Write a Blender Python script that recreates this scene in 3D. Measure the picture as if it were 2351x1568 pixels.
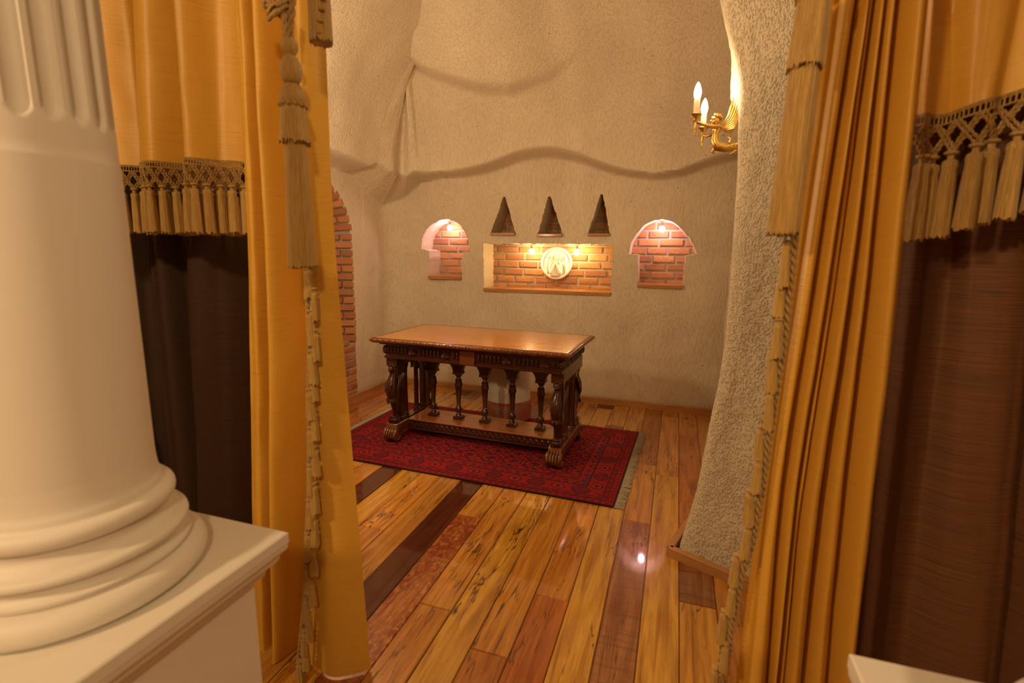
import bpy, math, random
import numpy as np
from mathutils import Vector, Matrix, noise, geometry
random.seed(7)
rng = np.random.default_rng(7)
PI = math.pi
D = bpy.data
SC = bpy.context.scene
COL = SC.collection
for o in list(D.objects):
    D.objects.remove(o)

# ------------------------------------------------------------------ camera
def lin(r, g, b):
    f = lambda c: ((c/255+0.055)/1.055)**2.4 if c > 10 else c/255/12.92
    return (f(r), f(g), f(b), 1)

cd = D.cameras.new('camera')
cam = D.objects.new('camera', cd)
COL.objects.link(cam)
SC.camera = cam
YAW, PITCH, ROLL = map(math.radians, (18.0, 10.15, 0.7))
f_ = Vector((-math.sin(YAW)*math.cos(PITCH), math.cos(YAW)*math.cos(PITCH), -math.sin(PITCH)))
r_ = Vector((math.cos(YAW), math.sin(YAW), 0))
u_ = r_.cross(f_)
r2 = r_*math.cos(ROLL)+u_*math.sin(ROLL)
u2 = -r_*math.sin(ROLL)+u_*math.cos(ROLL)
m = Matrix((r2, u2, -f_)).transposed().to_4x4()
m.translation = (0, 0, 1.5)
cam.matrix_world = m
cd.sensor_width = 36
cd.lens = 1150/2351*36
cd.clip_start = 0.02
cd.dof.use_dof = True
cd.dof.focus_distance = 4.6
cd.dof.aperture_fstop = 3.2

# ------------------------------------------------------------------ world, lights, exposure
W = D.worlds.new('world')
SC.world = W
W.use_nodes = True
W.node_tree.nodes['Background'].inputs[0].default_value = (1, .68, .38, 1)
W.node_tree.nodes['Background'].inputs[1].default_value = 0.015
vs = SC.view_settings
vs.view_transform = 'Standard'
vs.look = 'None'
vs.gamma = 1
vs.exposure = 0.0
vs.use_curve_mapping = False

def lamp(name, loc, power, col=(1, .64, .30), r=.08, typ='POINT', rot=None, spot=None):
    l = D.lights.new(name, typ)
    l.energy = power
    l.color = col
    if typ in ('POINT', 'SPOT'):
        l.shadow_soft_size = r
    if spot:
        l.spot_size = math.radians(spot)
        l.spot_blend = .6
    o = D.objects.new(name, l)
    o.location = loc
    if rot:
        o.rotation_euler = rot
    COL.objects.link(o)
    return o
# hall lamps on the viewer's side of the curtains
lamp('hall_lamp', (-1.6, -1.5, 2.8), 158, col=(1, .68, .35), r=.10)
lamp('hall_lamp', (.75, -1.5, 2.9), 118, col=(1, .68, .35), r=.10)
# chamber lamp hung above the picture, then two unseen lamps behind the left curtain
lamp('chamber_lamp', (-.25, 1.95, 2.5), 9, col=(1, .66, .34), r=.16)
lamp('unseen_left_lamp', (-2.42, 2.75, 2.30), 30, col=(1, .68, .40), r=.05)
lamp('unseen_left_lamp', (-1.92, 2.3, 1.7), 43, col=(1, .69, .38), r=.08)  # unseen fill lamp, added to brighten the lower back wall

# ------------------------------------------------------------------ node helpers
def mat(name, col=(.8, .8, .8, 1), rough=.5, metal=0, **kw):
    M = D.materials.new(name)
    M.use_nodes = True
    b = M.node_tree.nodes['Principled BSDF']
    if len(col) == 3:
        col = (*col, 1)
    b.inputs['Base Color'].default_value = col
    b.inputs['Roughness'].default_value = rough
    b.inputs['Metallic'].default_value = metal
    for k, v in kw.items():
        b.inputs[k.replace('_', ' ')].default_value = v
    return M, M.node_tree, b

class N:
    def __init__(s, nt): s.nt = nt
    def new(s, t, **kw):
        n = s.nt.nodes.new(t)
        for k, v in kw.items():
            setattr(n, k, v)
        return n
    def link(s, a, b): s.nt.links.new(a, b)
    def coord(s, kind='Object', scale=(1, 1, 1), rot=(0, 0, 0)):
        t = s.new('ShaderNodeTexCoord'); m = s.new('ShaderNodeMapping')
        m.inputs['Scale'].default_value = scale; m.inputs['Rotation'].default_value = rot
        s.link(t.outputs[kind], m.inputs[0]); return m.outputs[0]
    def noise(s, vec, scale, detail=3, rough=.55, dist=0):
        n = s.new('ShaderNodeTexNoise')
        n.inputs['Scale'].default_value = scale; n.inputs['Detail'].default_value = detail
        n.inputs['Roughness'].default_value = rough; n.inputs['Distortion'].default_value = dist
        s.link(vec, n.inputs['Vector']); return n.outputs['Fac']
    def ramp(s, fac, stops):
        r = s.new('ShaderNodeValToRGB')
        e = r.color_ramp.elements
        while len(e) < len(stops): e.new(.5)
        for i, (p, c) in enumerate(stops):
            e[i].position = p; e[i].color = c if len(c) == 4 else (*c, 1)
        s.link(fac, r.inputs[0]); return r.outputs[0]
    def math(s, op, a, b=None, clamp=False):
        n = s.new('ShaderNodeMath', operation=op, use_clamp=clamp)
        for i, x in enumerate((a, b)):
            if x is None: continue
            if isinstance(x, (int, float)): n.inputs[i].default_value = x
            else: s.link(x, n.inputs[i])
        return n.outputs[0]
    def mix(s, fac, a, b, mode='MIX'):
        n = s.new('ShaderNodeMix', data_type='RGBA', blend_type=mode)
        for sock, x in ((n.inputs[0], fac), (n.inputs[6], a), (n.inputs[7], b)):
            if isinstance(x, (int, float)): sock.default_value = x
            elif isinstance(x, (tuple, list)): sock.default_value = x if len(x) == 4 else (*x, 1)
            else: s.link(x, sock)
        return n.outputs[2]
    def bump(s, h, strength, dist, bsdf, prev=None):
        n = s.new('ShaderNodeBump')
        n.inputs['Strength'].default_value = strength; n.inputs['Distance'].default_value = dist
        s.link(h, n.inputs['Height'])
        if prev: s.link(prev, n.inputs['Normal'])
        s.link(n.outputs[0], bsdf.inputs['Normal']); return n.outputs[0]

B1, B0 = (1, 1, 1, 1), (0, 0, 0, 1)

def plaster_mat(name, col, k=1.0, rot=(0, 0, 0), sc=(80, 80, 15)):
    M, nt, b = mat(name, col, .62)
    n = N(nt)
    base = n.coord('Object')
    warp = n.new('ShaderNodeTexNoise'); warp.inputs['Scale'].default_value = 1.1
    warp.inputs['Detail'].default_value = 1
    n.link(base, warp.inputs['Vector'])
    sub = n.new('ShaderNodeVectorMath', operation='SUBTRACT'); n.link(warp.outputs['Color'], sub.inputs[0]); sub.inputs[1].default_value = (.5, .5, .5)
    scl = n.new('ShaderNodeVectorMath', operation='SCALE'); n.link(sub.outputs[0], scl.inputs[0]); scl.inputs['Scale'].default_value = .42
    add = n.new('ShaderNodeVectorMath', operation='ADD'); n.link(base, add.inputs[0]); n.link(scl.outputs[0], add.inputs[1])
    mp = n.new('ShaderNodeMapping'); mp.inputs['Scale'].default_value = sc; mp.inputs['Rotation'].default_value = rot
    n.link(add.outputs[0], mp.inputs[0])
    strokes = n.noise(mp.outputs[0], 1.0, 2.5, .6)
    st = n.ramp(strokes, [(.34, B0), (.47, (.8,)*3), (.68, B1)])
    grain = n.noise(base, 110, 3)
    mid = n.noise(base, 24, 3)
    h = n.math('ADD', n.math('MULTIPLY', st, .55), n.math('ADD', n.math('MULTIPLY', grain, .35), n.math('MULTIPLY', mid, .35)))
    n.bump(h, .85*k, .016, b)
    tint = n.noise(base, 1.7, 4)
    c = n.mix(n.ramp(tint, [(.3, B0), (.7, B1)]), col, [x*.9 for x in col[:3]])
    vor = n.new('ShaderNodeTexVoronoi'); vor.inputs['Scale'].default_value = 7.5
    n.link(base, vor.inputs['Vector'])
    c = n.mix(n.ramp(vor.outputs['Distance'], [(.025, B1), (.045, B0)]), c, (.05, .03, .02))
    n.link(c, b.inputs['Base Color'])
    return M
M_pl = plaster_mat('plaster', (.72, .62, .46), .72)
M_pier = plaster_mat('plaster_pier', (.66, .57, .41), .95, sc=(120, 120, 75))

M_hall, nt, b = mat('dark_hall_plaster', (.16, .11, .07), .8)
def brick_mat(name='brick', cols=((.42, .135, .07), (.62, .24, .11))):
    M, nt, b = mat(name, rough=.85)
    n = N(nt)
    a = n.new('ShaderNodeAttribute', attribute_name='col')
    v = n.coord('Object')
    g = n.noise(v, 30, 5)
    c = n.mix(n.ramp(g, [(.3, B0), (.75, B1)]), a.outputs['Color'], (.50, .30, .18), 'MIX')
    c = n.mix(.72, c, a.outputs['Color'])
    n.link(c, b.inputs['Base Color'])
    n.bump(n.noise(v, 45, 6, .7), 1.0, .014, b)
    return M
M_brick = brick_mat()
M_mortar, nt, b = mat('mortar', (.40, .34, .26), .95)
n = N(nt); n.bump(n.noise(n.coord(), 90, 4), .6, .006, b)

def wood_mat(name, c1, c2, rough=.3, coat=.3, sc=(3, 40, 40), bump=.1):
    M, nt, b = mat(name, c1, rough)
    n = N(nt)
    v = n.coord('Object', sc)
    g = n.noise(v, 1.0, 5, .6, .6)
    c = n.mix(n.ramp(g, [(.3, B0), (.7, B1)]), c1, c2)
    n.link(c, b.inputs['Base Color'])
    b.inputs['Coat Weight'].default_value = coat
    b.inputs['Coat Roughness'].default_value = .12
    n.bump(g, bump, .002, b)
    return M
M_top = wood_mat('table_top_wood', (.60, .27, .055), (.46, .17, .032), .22, .5, (2.5, 26, 26), .05)
M_dark = wood_mat('carved_dark_wood', (.070, .017, .007), (.036, .008, .004), .30, .28)
M_carve = wood_mat('carved_wood_glints', (.24, .085, .020), (.085, .022, .007), .24, .45, (25, 25, 25))  # orange-brown patches put the glints of the carving into the colour
M_shelf = wood_mat('table_shelf_wood', (.40, .14, .04), (.28, .085, .025), .25, .5, (2.5, 26, 26), .05)
M_block = wood_mat('table_block_wood', (.15, .045, .016), (.10, .028, .010), .25, .5, (2.5, 26, 26), .05)
M_trim = wood_mat('trim_wood', (.52, .26, .08), (.36, .15, .045), .4, .2, (3, 3, 30))
M_trimy = wood_mat('trim_wood_long', (.52, .26, .08), (.36, .15, .045), .4, .2, (30, 3, 30))

def silk_mat(name, c1, c2, slub, rough=.45, sheen=.4):
    M, nt, b = mat(name, c1, rough)
    n = N(nt)
    v = n.coord('UV', (5, 260, 1))
    g = n.noise(v, 1.0, 4, .6)
    v2 = n.coord('UV', (240, 6, 1))
    g2 = n.noise(v2, 1.0, 2)
    v3 = n.coord('UV', (7, 120, 1))
    s3 = n.ramp(n.noise(v3, 1.0, 3, .7), [(.58, B0), (.70, B1)])
    c = n.mix(n.ramp(g, [(.35, B0), (.7, B1)]), c1, c2)
    c = n.mix(n.math('MULTIPLY', s3, .5), c, slub)
    n.link(c, b.inputs['Base Color'])
    b.inputs['Sheen Weight'].default_value = sheen
    b.inputs['Sheen Roughness'].default_value = .35
    b.inputs['Sheen Tint'].default_value = (*c2[:3], 1)
    h = n.math('ADD', g, n.math('MULTIPLY', g2, .5))
    n.bump(h, .35, .0022, b)
    return M
M_gold = silk_mat('gold_silk', (.68, .375, .048), (.74, .42, .06), (.54, .28, .034), .42, .12)
M_brown = silk_mat('brown_silk_shaded', (.058, .025, .008), (.037, .015, .006), (.02, .009, .004), .75, .02)  # left curtain's copy of the brown silk, its shade put into the colour

def thread_mat(name, c1, c2):
    M, nt, b = mat(name, c1, .55)
    n = N(nt)
    g = n.noise(n.coord('Object', (420, 420, 9)), 1.0, 2)
    c = n.mix(n.ramp(g, [(.35, B0), (.65, B1)]), c1, c2)
    n.link(c, b.inputs['Base Color'])
    b.inputs['Sheen Weight'].default_value = .3
    n.bump(g, 1.0, .004, b)
    return M
M_fr = thread_mat('fringe_thread', (.53, .33, .075), (.40, .225, .04))
M_rope = thread_mat('fringe_cord', (.48, .29, .065), (.34, .19, .038))
M_frred = thread_mat('red_fringe', (.55, .13, .06), (.40, .07, .035))
M_frug = thread_mat('rug_fringe', (.55, .47, .33), (.34, .27, .17))

M_col, nt, b = mat('painted_column', (.76, .725, .66), .55)
n = N(nt); n.bump(n.noise(n.coord(), 40, 3), .06, .004, b)
M_pouf, nt, b = mat('pouf_cloth', (.58, .52, .44), .9)
n = N(nt); g = n.noise(n.coord('Object', (90, 90, 30)), 1, 3)
n.link(n.mix(g, (.78, .70, .56), (.60, .51, .39)), b.inputs['Base Color'])
M_marble, nt, b = mat('cast_stone', (.86, .82, .74), .4)
M_brass, nt, b = mat('gilt_brass', (.56, .36, .10), .33, 1.0)
n = N(nt); n.bump(n.noise(n.coord(), 160, 3), .25, .003, b)
M_candle, nt, b = mat('candle_sleeve', (.80, .68, .48), .5)
M_socket, nt, b = mat('socket_metal', (.62, .36, .2), .4, .8)
def emis(name, col, s):
    M = D.materials.new(name); M.use_nodes = True
    b = M.node_tree.nodes['Principled BSDF']
    b.inputs['Base Color'].default_value = (1, 1, 1, 1)
    b.inputs['Emission Color'].default_value = (*col, 1)
    b.inputs['Emission Strength'].default_value = s
    return M
M_bulbc = emis('candle_bulb_glow', (1, .72, .40), 220)
M_bulbw = emis('niche_bulb_glow', (1, .66, .30), 170)
M_bulbp = emis('pink_niche_bulb_glow', (1, .60, .66), 110)

# ------------------------------------------------------------------ mesh builder
class MB:
    def __init__(s): s.v = []; s.f = []; s.c = None
    def add(s, vs, fs):
        o = len(s.v); s.v += [tuple(p) for p in vs]; s.f += [tuple(i+o for i in f) for f in fs]; return o
    def box(s, x0, x1, y0, y1, z0, z1, bev=0):
        if bev <= 0:
            s.add([(x0,y0,z0),(x1,y0,z0),(x1,y1,z0),(x0,y1,z0),(x0,y0,z1),(x1,y0,z1),(x1,y1,z1),(x0,y1,z1)],
                  [(0,3,2,1),(4,5,6,7),(0,1,5,4),(1,2,6,5),(2,3,7,6),(3,0,4,7)])
        else:
            b = bev
            rings = [(z0, b), (z0+b, 0), (z1-b, 0), (z1, b)]
            V = []; 
            for z, i in rings:
                V += [(x0+i+b*0,y0+i,z),(x1-i,y0+i,z),(x1-i,y1-i,z),(x0+i,y1-i,z)]
            F = [(3,2,1,0),(12,13,14,15)]
            for k in range(3):
                for j in range(4):
                    F.append((k*4+j, k*4+(j+1)%4, k*4+4+(j+1)%4, k*4+4+j))
            s.add(V, F)
        return s
    def obox(s, c, a, b, n, bev=0):   # oriented box: centre, three half-vectors
        c, a, b, n = Vector(c), Vector(a), Vector(b), Vector(n)
        V = []
        if bev:
            la, lb = a.length, b.length
            ai, bi = a*(1-bev/la), b*(1-bev/lb); ni = n*(1-bev/n.length)
            for (A, B, Nn) in ((a, b, -n), (a, b, ni), (ai, bi, n)):
                V += [c-A-B+Nn, c+A-B+Nn, c+A+B+Nn, c-A+B+Nn]
            F = [(3,2,1,0),(8,9,10,11)]
            for k in range(2):
                for j in range(4): F.append((k*4+j, k*4+(j+1)%4, k*4+4+(j+1)%4, k*4+4+j))
        else:
            V = [c-a-b-n, c+a-b-n, c+a+b-n, c-a+b-n, c-a-b+n, c+a-b+n, c+a+b+n, c-a+b+n]
            F = [(0,3,2,1),(4,5,6,7),(0,1,5,4),(1,2,6,5),(2,3,7,6),(3,0,4,7)]
        s.add(V, F); return s
    def lathe(s, prof, cx=0, cy=0, seg=32, rf=None, z0=0, cap=True):
        V = []; F = []
        for (r, z) in prof:
            for i in range(seg):
                t = 2*PI*i/seg
                q = r*(rf(t, z) if rf else 1)
                V.append((cx+q*math.cos(t), cy+q*math.sin(t), z+z0))
        k = len(prof)
        for j in range(k-1):
            for i in range(seg):
                F.append((j*seg+i, j*seg+(i+1) % seg, (j+1)*seg+(i+1) % seg, (j+1)*seg+i))
        if cap:
            F.append(tuple(range(seg))[::-1]); F.append(tuple((k-1)*seg+i for i in range(seg)))
        s.add(V, F); return s
    def tube(s, pts, r, seg=8, cap=True, rf=None, flat=1.0):
        pts = [Vector(p) for p in pts]
        if not hasattr(r, '__len__'): r = [r]*len(pts)
        V = []; F = []
        up = Vector((0, 0, 1)); prev = None
        for i, p in enumerate(pts):
            t = (pts[min(i+1, len(pts)-1)]-pts[max(i-1, 0)]).normalized()
            if prev is None:
                a = t.cross(up)
                if a.length < .1: a = t.cross(Vector((1, 0, 0)))
            else:
                a = prev-t*prev.dot(t)
            a.normalize(); prev = a; b = t.cross(a)
            for k in range(seg):
                q = 2*PI*k/seg; rr = r[i]*(rf(q, i) if rf else 1)
                V.append(p+a*math.cos(q)*rr+b*math.sin(q)*rr*flat)
        n = len(pts)
        for j in range(n-1):
            for i in range(seg):
                F.append((j*seg+i, j*seg+(i+1) % seg, (j+1)*seg+(i+1) % seg, (j+1)*seg+i))
        if cap:
            F.append(tuple(range(seg))[::-1]); F.append(tuple((n-1)*seg+i for i in range(seg)))
        s.add(V, F); return s
    def ball(s, c, r, seg=12, rings=8, rot=None):
        if not hasattr(r, '__len__'): r = (r, r, r)
        V = []; F = []
        R = rot if rot else Matrix.Identity(3)
        c = Vector(c)
        V.append(c+R@Vector((0, 0, -r[2])))
        for j in range(1, rings):
            ph = -PI/2+PI*j/rings
            for i in range(seg):
                t = 2*PI*i/seg
                V.append(c+R@Vector((r[0]*math.cos(ph)*math.cos(t), r[1]*math.cos(ph)*math.sin(t), r[2]*math.sin(ph))))
        V.append(c+R@Vector((0, 0, r[2])))
        L = len(V)-1
        for i in range(seg):
            F.append((0, 1+(i+1) % seg, 1+i)); F.append((L, L-seg+i, L-seg+(i+1) % seg))
        for j in range(rings-2):
            for i in range(seg):
                a = 1+j*seg
                F.append((a+i, a+(i+1) % seg, a+seg+(i+1) % seg, a+seg+i))
        s.add(V, F); return s
    def prism(s, poly, y0, y1, fn=None):
        """poly in (x,z), extruded along y; fn maps points"""
        tris = geometry.tessellate_polygon([[Vector((p[0], p[1], 0)) for p in poly]])
        n = len(poly)
        V = [(p[0], y0, p[1]) for p in poly]+[(p[0], y1, p[1]) for p in poly]
        F = []
        for t in tris:
            F.append(t); F.append(tuple(i+n for i in t)[::-1])
        for i in range(n): F.append((i, (i+1) % n, (i+1) % n+n, i+n))
        if fn: V = [fn(p) for p in V]
        s.add(V, F); return s
    def xf(s, fn, start=0):
        s.v[start:] = [tuple(fn(Vector(p))) for p in s.v[start:]]; return s
    def build(s, name, mt, parent=None, off=(0, 0, 0), smooth=40, colors=None, uv=None, fix=True, solid=0):
        me = D.meshes.new(name)
        me.from_pydata([(p[0]-off[0], p[1]-off[1], p[2]-off[2]) for p in s.v], [], s.f)
        if fix:
            import bmesh
            bm = bmesh.new(); bm.from_mesh(me); bmesh.ops.recalc_face_normals(bm, faces=bm.faces); bm.to_mesh(me); bm.free()
        me.materials.append(mt)
        if smooth:
            me.shade_smooth()
            me.set_sharp_from_angle(angle=math.radians(smooth))
        if colors is not None:
            a = me.color_attributes.new('col', 'FLOAT_COLOR', 'POINT')
            a.data.foreach_set('color', np.asarray(colors, dtype=np.float32).ravel())
        if uv is not None:
            l = me.uv_layers.new(name='UVMap')
            idx = np.empty(len(me.loops), dtype=np.int32); me.loops.foreach_get('vertex_index', idx)
            l.data.foreach_set('uv', np.asarray(uv, dtype=np.float32)[idx].ravel())
        o = D.objects.new(name, me)
        COL.objects.link(o)
        if parent: o.parent = parent
        else: o.location = off
        if solid:
            md = o.modifiers.new('thickness', 'SOLIDIFY'); md.thickness = solid; md.offset = 0; md.use_rim = False
        return o

def thing(name, label, cat, loc=(0, 0, 0), rz=0, group=None):
    o = D.objects.new(name, None); COL.objects.link(o); o.empty_display_size = .1
    o.location = loc; o.rotation_euler = (0, 0, rz); o['label'] = label; o['category'] = cat
    if group: o['group'] = group
    return o
def tag(o, label, cat, group=None):
    o['label'] = label; o['category'] = cat
    if group: o['group'] = group
    return o
def structure(o, label=None):
    o['kind'] = 'structure'
    if label: o['label'] = label
    return o
def copy_tree(o, parent=None):
    c = o.copy(); COL.objects.link(c); c.parent = parent
    for ch in list(o.children): copy_tree(ch, c)
    return c
def sstep(a, b, x):
    t = np.clip((x-a)/(b-a), 0, 1); return t*t*(3-2*t)
def ns(x, y, z): return noise.noise(Vector((x, y, z)))

# ------------------------------------------------------------------ cave walls
LZ = np.array([(-7.0, 2.30), (-4.3, 2.28), (-3.6, 2.20), (-3.35, 2.05), (-3.1, 1.97), (-2.85, 2.06), (-2.65, 2.20), (-2.474, 2.233), (-2.078, 2.247), (-1.748, 2.307), (-1.52, 2.372), (-1.30, 2.392), (-1.20, 2.39), (-1.083, 2.371), (-.745, 2.263), (-.46, 2.183), (-.263, 2.154), (-.036, 2.177), (.18, 2.244), (.372, 2.296), (.7, 2.36)])
LW = np.array([(-7, .05), (-3.7, .06), (-3.3, .22), (-3.0, .26), (-2.7, .10), (-2.474, .04), (-1.8, .05), (-1.2, .09), (-.6, .05), (-.26, .045), (.37, .06), (.7, .06)])
LD = np.array([(-7, .28), (-4.3, .26), (-3.6, .30), (-3.1, .42), (-2.75, .38), (-2.45, .24), (-2.0, .21), (-1.2, .20), (-.26, .20), (.37, .2), (.7, .2)])
Z2 = np.array([(-2.9, 3.30), (-2.5, 3.15), (-2.2, 3.03), (-1.78, 2.89), (-1.5, 2.86), (-1.2, 2.93), (-1., 3.03), (-.6, 3.25)])
A2 = np.array([(-2.8, .04), (-2.5, .16), (-1.9, .20), (-1.45, .13), (-1.15, .05), (-.8, 0), (.5, 0)])
ip = lambda T, x: np.interp(x, T[:, 0], T[:, 1])
def cave(u, v):
    """u: x along the back wall, then round the corner and along the left wall; v: height"""
    if u >= -2.85: p = Vector((u, 4.95, 0)); n = Vector((0, -1, 0))
    elif u >= -3.1642:
        t = (-2.85-u)/.2; p = Vector((-2.85-.2*math.sin(t), 4.75+.2*math.cos(t), 0)); n = Vector((math.sin(t), -math.cos(t), 0))
    else: p = Vector((-3.05, 4.75+(u+3.1642), 0)); n = Vector((1, 0, 0))
    th = PI/2*float(sstep(-2.15, -3.85, u)); n = Vector((math.sin(th), -math.cos(th), 0))
    zl = float(ip(LZ, u)); wd = float(ip(LW, u)); dd = float(ip(LD, u))
    zl += .012*ns(u*4, 3.1, 0)
    d = dd*float(sstep(zl, zl+wd, v)) if wd < .09 else dd*min(1, max(0, (v-zl)/wd))**1.0
    if v > 2.35: d += .62*((v-2.35)/1.05)**1.7
    if v > 2.3 and -2.6 < u < .5:
        d += .07*math.sin((u+.2)*3.3)*min(1, (v-2.3)*1.5)
    a2 = float(ip(A2, u)); z2 = float(ip(Z2, u))
    if a2 > 0: d += a2*float(sstep(z2, z2+.05, v))*max(0., 1-(v-z2)*.55 if v > z2 else 1.)
    q = 1 if u > -3.45 or v > 2.3 else .15
    d += q*(.035*ns(u*1.3, v*1.3, 5)+.010*ns(u*5, v*5, 1))
    if v > zl+wd: d += .03*ns(u*2.6, v*1.6, 9)
    # soft swelling of the lower left wall towards the corner
    p = p+n*d; p.z = v
    return p

def jag(poly, step=.025, amp=.005):
    out = []
    n = len(poly)
    for i in range(n):
        a = Vector(poly[i]); b = Vector(poly[(i+1) % n]); L = (b-a).length; k = max(1, int(L/step))
        for j in range(k):
            q = a.lerp(b, j/k)
            if j: q = q+Vector((random.uniform(-amp, amp), random.uniform(-amp, amp)))
            out.append((q.x, q.y))
    return out
nicheL = jag([(-2.182, 1.206), (-2.175, 1.494), (-2.085, 1.50), (-2.09, 1.576), (-2.115, 1.65), (-2.15, 1.712), (-2.19, 1.765), (-2.25, 1.806), (-2.353, 1.832), (-2.44, 1.822), (-2.51, 1.79), (-2.57, 1.745), (-2.615, 1.69), (-2.65, 1.619), (-2.663, 1.517), (-2.565, 1.50), (-2.574, 1.206)])
nicheC = jag([(-.598, 1.096), (-.6, 1.582), (-1.928, 1.582), (-1.927, 1.096)])
nicheR = jag([(.06, 1.182), (.065, 1.482), (.16, 1.50), (.125, 1.583), (.085, 1.65), (.03, 1.705), (-.04, 1.768), (-.10, 1.80), (-.165, 1.814), (-.23, 1.806), (-.292, 1.78), (-.345, 1.735), (-.385, 1.684), (-.418, 1.63), (-.436, 1.579), (-.451, 1.488), (-.363, 1.486), (-.354, 1.186)])
tris = [jag(t, .025, .004) for t in ([(-1.585, 1.672), (-1.70, 2.045), (-1.722, 2.045), (-1.858, 1.672)],
                                     [(-1.095, 1.662), (-1.235, 2.042), (-1.258, 2.04), (-1.360, 1.662)],
                                     [(-.634, 1.668), (-.722, 2.05), (-.745, 2.05), (-.853, 1.668)])]
AY0, AY1 = 2.85, 4.25      # brick arched recess in the left wall
def arch_out(r=0):
    pts = [(AY0, .58), (AY1, .58)]
    c = (AY0+AY1)/2; rx = (AY1-AY0)/2
    for i in range(0, 19):
        t = PI*i/18; pts.append((c+rx*math.cos(t), 1.62+.56*math.sin(t)))
    return pts
arch = arch_out()
arch_full = [(AY0, .0), (AY1, .0)]+arch[2:]
UA = 4.75+3.1642
arch_j = jag(arch_full, .03, .004)
holes = [(h, 'n') for h in [nicheL, nicheC, nicheR]+tris]+[([(y-UA, z) for y, z in arch_j], 'a')]

def inside(pt, poly):
    x, y = pt; r = False; n = len(poly); j = n-1
    for i in range(n):
        xi, yi = poly[i]; xj, yj = poly[j]
        if (yi > y) != (yj > y) and x < (xj-xi)*(y-yi)/(yj-yi)+xi: r = not r
        j = i
    return r
def cave_mesh(u0, u1, hs, name, mt):
    us = np.arange(u0, u1+1e-6, .021); us[-1] = u1
    vz = list(np.arange(0, 1.88, .030))+list(np.arange(1.88, 2.6, .014))+list(np.arange(2.6, 3.3, .02))+list(np.arange(3.3, 3.81, .035))
    mb = MB()
    if hs:
        vv = min(v for v in vz if v > 2.21)
        cut = vv
    else: cut = -1
    # regular part
    low = [v for v in vz if v <= cut+1e-9]; high = [v for v in vz if v >= cut-1e-9] if hs else vz
    def grid(rows):
        o = len(mb.v); nu = len(us)
        for v in rows:
            for u in us: mb.v.append(tuple(cave(u, v)))
        for j in range(len(rows)-1):
            for i in range(nu-1):
                a = o+j*nu+i; mb.f.append((a, a+1, a+nu+1, a+nu))
    grid(high)
    if hs:
        P = [Vector((float(u), float(v))) for v in low for u in us
             if not any(min((abs(u-q[0])+abs(v-q[1])) for q in h) < .012 for h in hs)]
        E = []
        for h in hs:
            o = len(P); P += [Vector(q) for q in h]; E += [(o+i, o+(i+1) % len(h)) for i in range(len(h))]
        r = geometry.delaunay_2d_cdt(P, E, [], 0, 1e-6)
        pv, pf = r[0], r[2]
        o = len(mb.v); mb.v += [tuple(cave(p.x, p.y)) for p in pv]
        for f in pf:
            c = (sum(pv[i].x for i in f)/3, sum(pv[i].y for i in f)/3)
            if any(inside(c, h) for h in hs): continue
            mb.f.append(tuple(i+o for i in f))
    return mb
def reveal(mb, h, ydeep=5.27, steps=5):
    o = len(mb.v); n = len(h)
    for k in range(steps+1):
        for (u, v) in h:
            p = cave(u, v)
            t = k/steps
            y = p.y+(ydeep-p.y)*t
            if 0 < k < steps: jx, jz = .006*ns(u*30, y*30, v*30), .006*ns(v*30, u*30, y*20)
            else: jx = jz = 0
            mb.v.append((p.x+jx, y, v+jz))
    for k in range(steps):
        for i in range(n):
            a = o+k*n+i; b = o+k*n+(i+1) % n
            mb.f.append((a, b, b+n, a+n))
mb = cave_mesh(-3.5, .62, [h for h, k in holes if k == 'n'], 'wall_back', M_pl)
for h, k in holes:
    if k == 'n': reveal(mb, h)
structure(mb.build('wall_back', M_pl, smooth=75, fix=False))
mb = cave_mesh(-6.75, -3.5, [h for h, k in holes if k == 'a'], 'wall_left', M_pl)
structure(mb.build('wall_left', M_pl, smooth=75, fix=False))

# right wall and the pier nose
XE = np.array([(0, .10), (.355, .164), (.676, .191), (.918, .221), (1.108, .234), (1.371, .233), (1.624, .228), (1.849, .222), (2.03, .210), (2.15, .208), (2.21, .20), (2.30, .18), (2.42, .135), (2.56, .095), (2.9, .02), (3.8, -.1)])
def pier_plan(z):
    xe = float(ip(XE, z))
    bl = .12*float(sstep(2.08, 2.34, z))+.10*float(sstep(2.4, 3.4, z))
    P = [(.46, 5.05), (.44, 4.8), (.43, 4.4), (.40-bl*.3, 3.8), (.335-bl*.9, 3.2), (.275-bl*.75, 2.85), (xe+.045-bl*.15, 2.66), (xe+.006, 2.53), (xe+.004, 2.475), (xe+.035, 2.44), (xe+.12, 2.405), (xe+.30, 2.33), (xe+.7, 2.17), (xe+1.6, 1.80)]
    return P
def crom(P, t):
    n = len(P)-1; x = t*n; i = min(int(x), n-1); f = x-i
    g = lambda k: Vector(P[max(0, min(n, k))])
    a, b_, c, d = g(i-1), g(i), g(i+1), g(i+2)
    return .5*((2*b_)+(c-a)*f+(2*a-5*b_+4*c-d)*f*f+(3*b_-3*c+d-a)*f**3)
mb = MB()
nu = 210
zs = np.arange(0, 3.81, .022)
for z in zs:
    P = pier_plan(z)
    for i in range(nu+1):
        q = crom(P, i/nu)
        a = .012*ns(q.x*5, q.y*5, z*4)+.0045*ns(q.x*26, q.y*26, z*22)+.02*ns(q.x*1.5, q.y*1.5, z*1.3)
        if i/nu > .5: k = Vector((-.39, -.92))
        else: k = Vector((-1, 0))
        q = q+k*a
        mb.v.append((q.x, q.y, z))
for j in range(len(zs)-1):
    for i in range(nu):
        a = j*(nu+1)+i; mb.f.append((a, a+1, a+nu+2, a+nu+1))
structure(mb.build('wall_right', M_pier, smooth=75, fix=False))
structure(MB().box(-3.8, 2.3, .9, 5.6, 3.78, 3.9).build('ceiling', M_pl))
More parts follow.
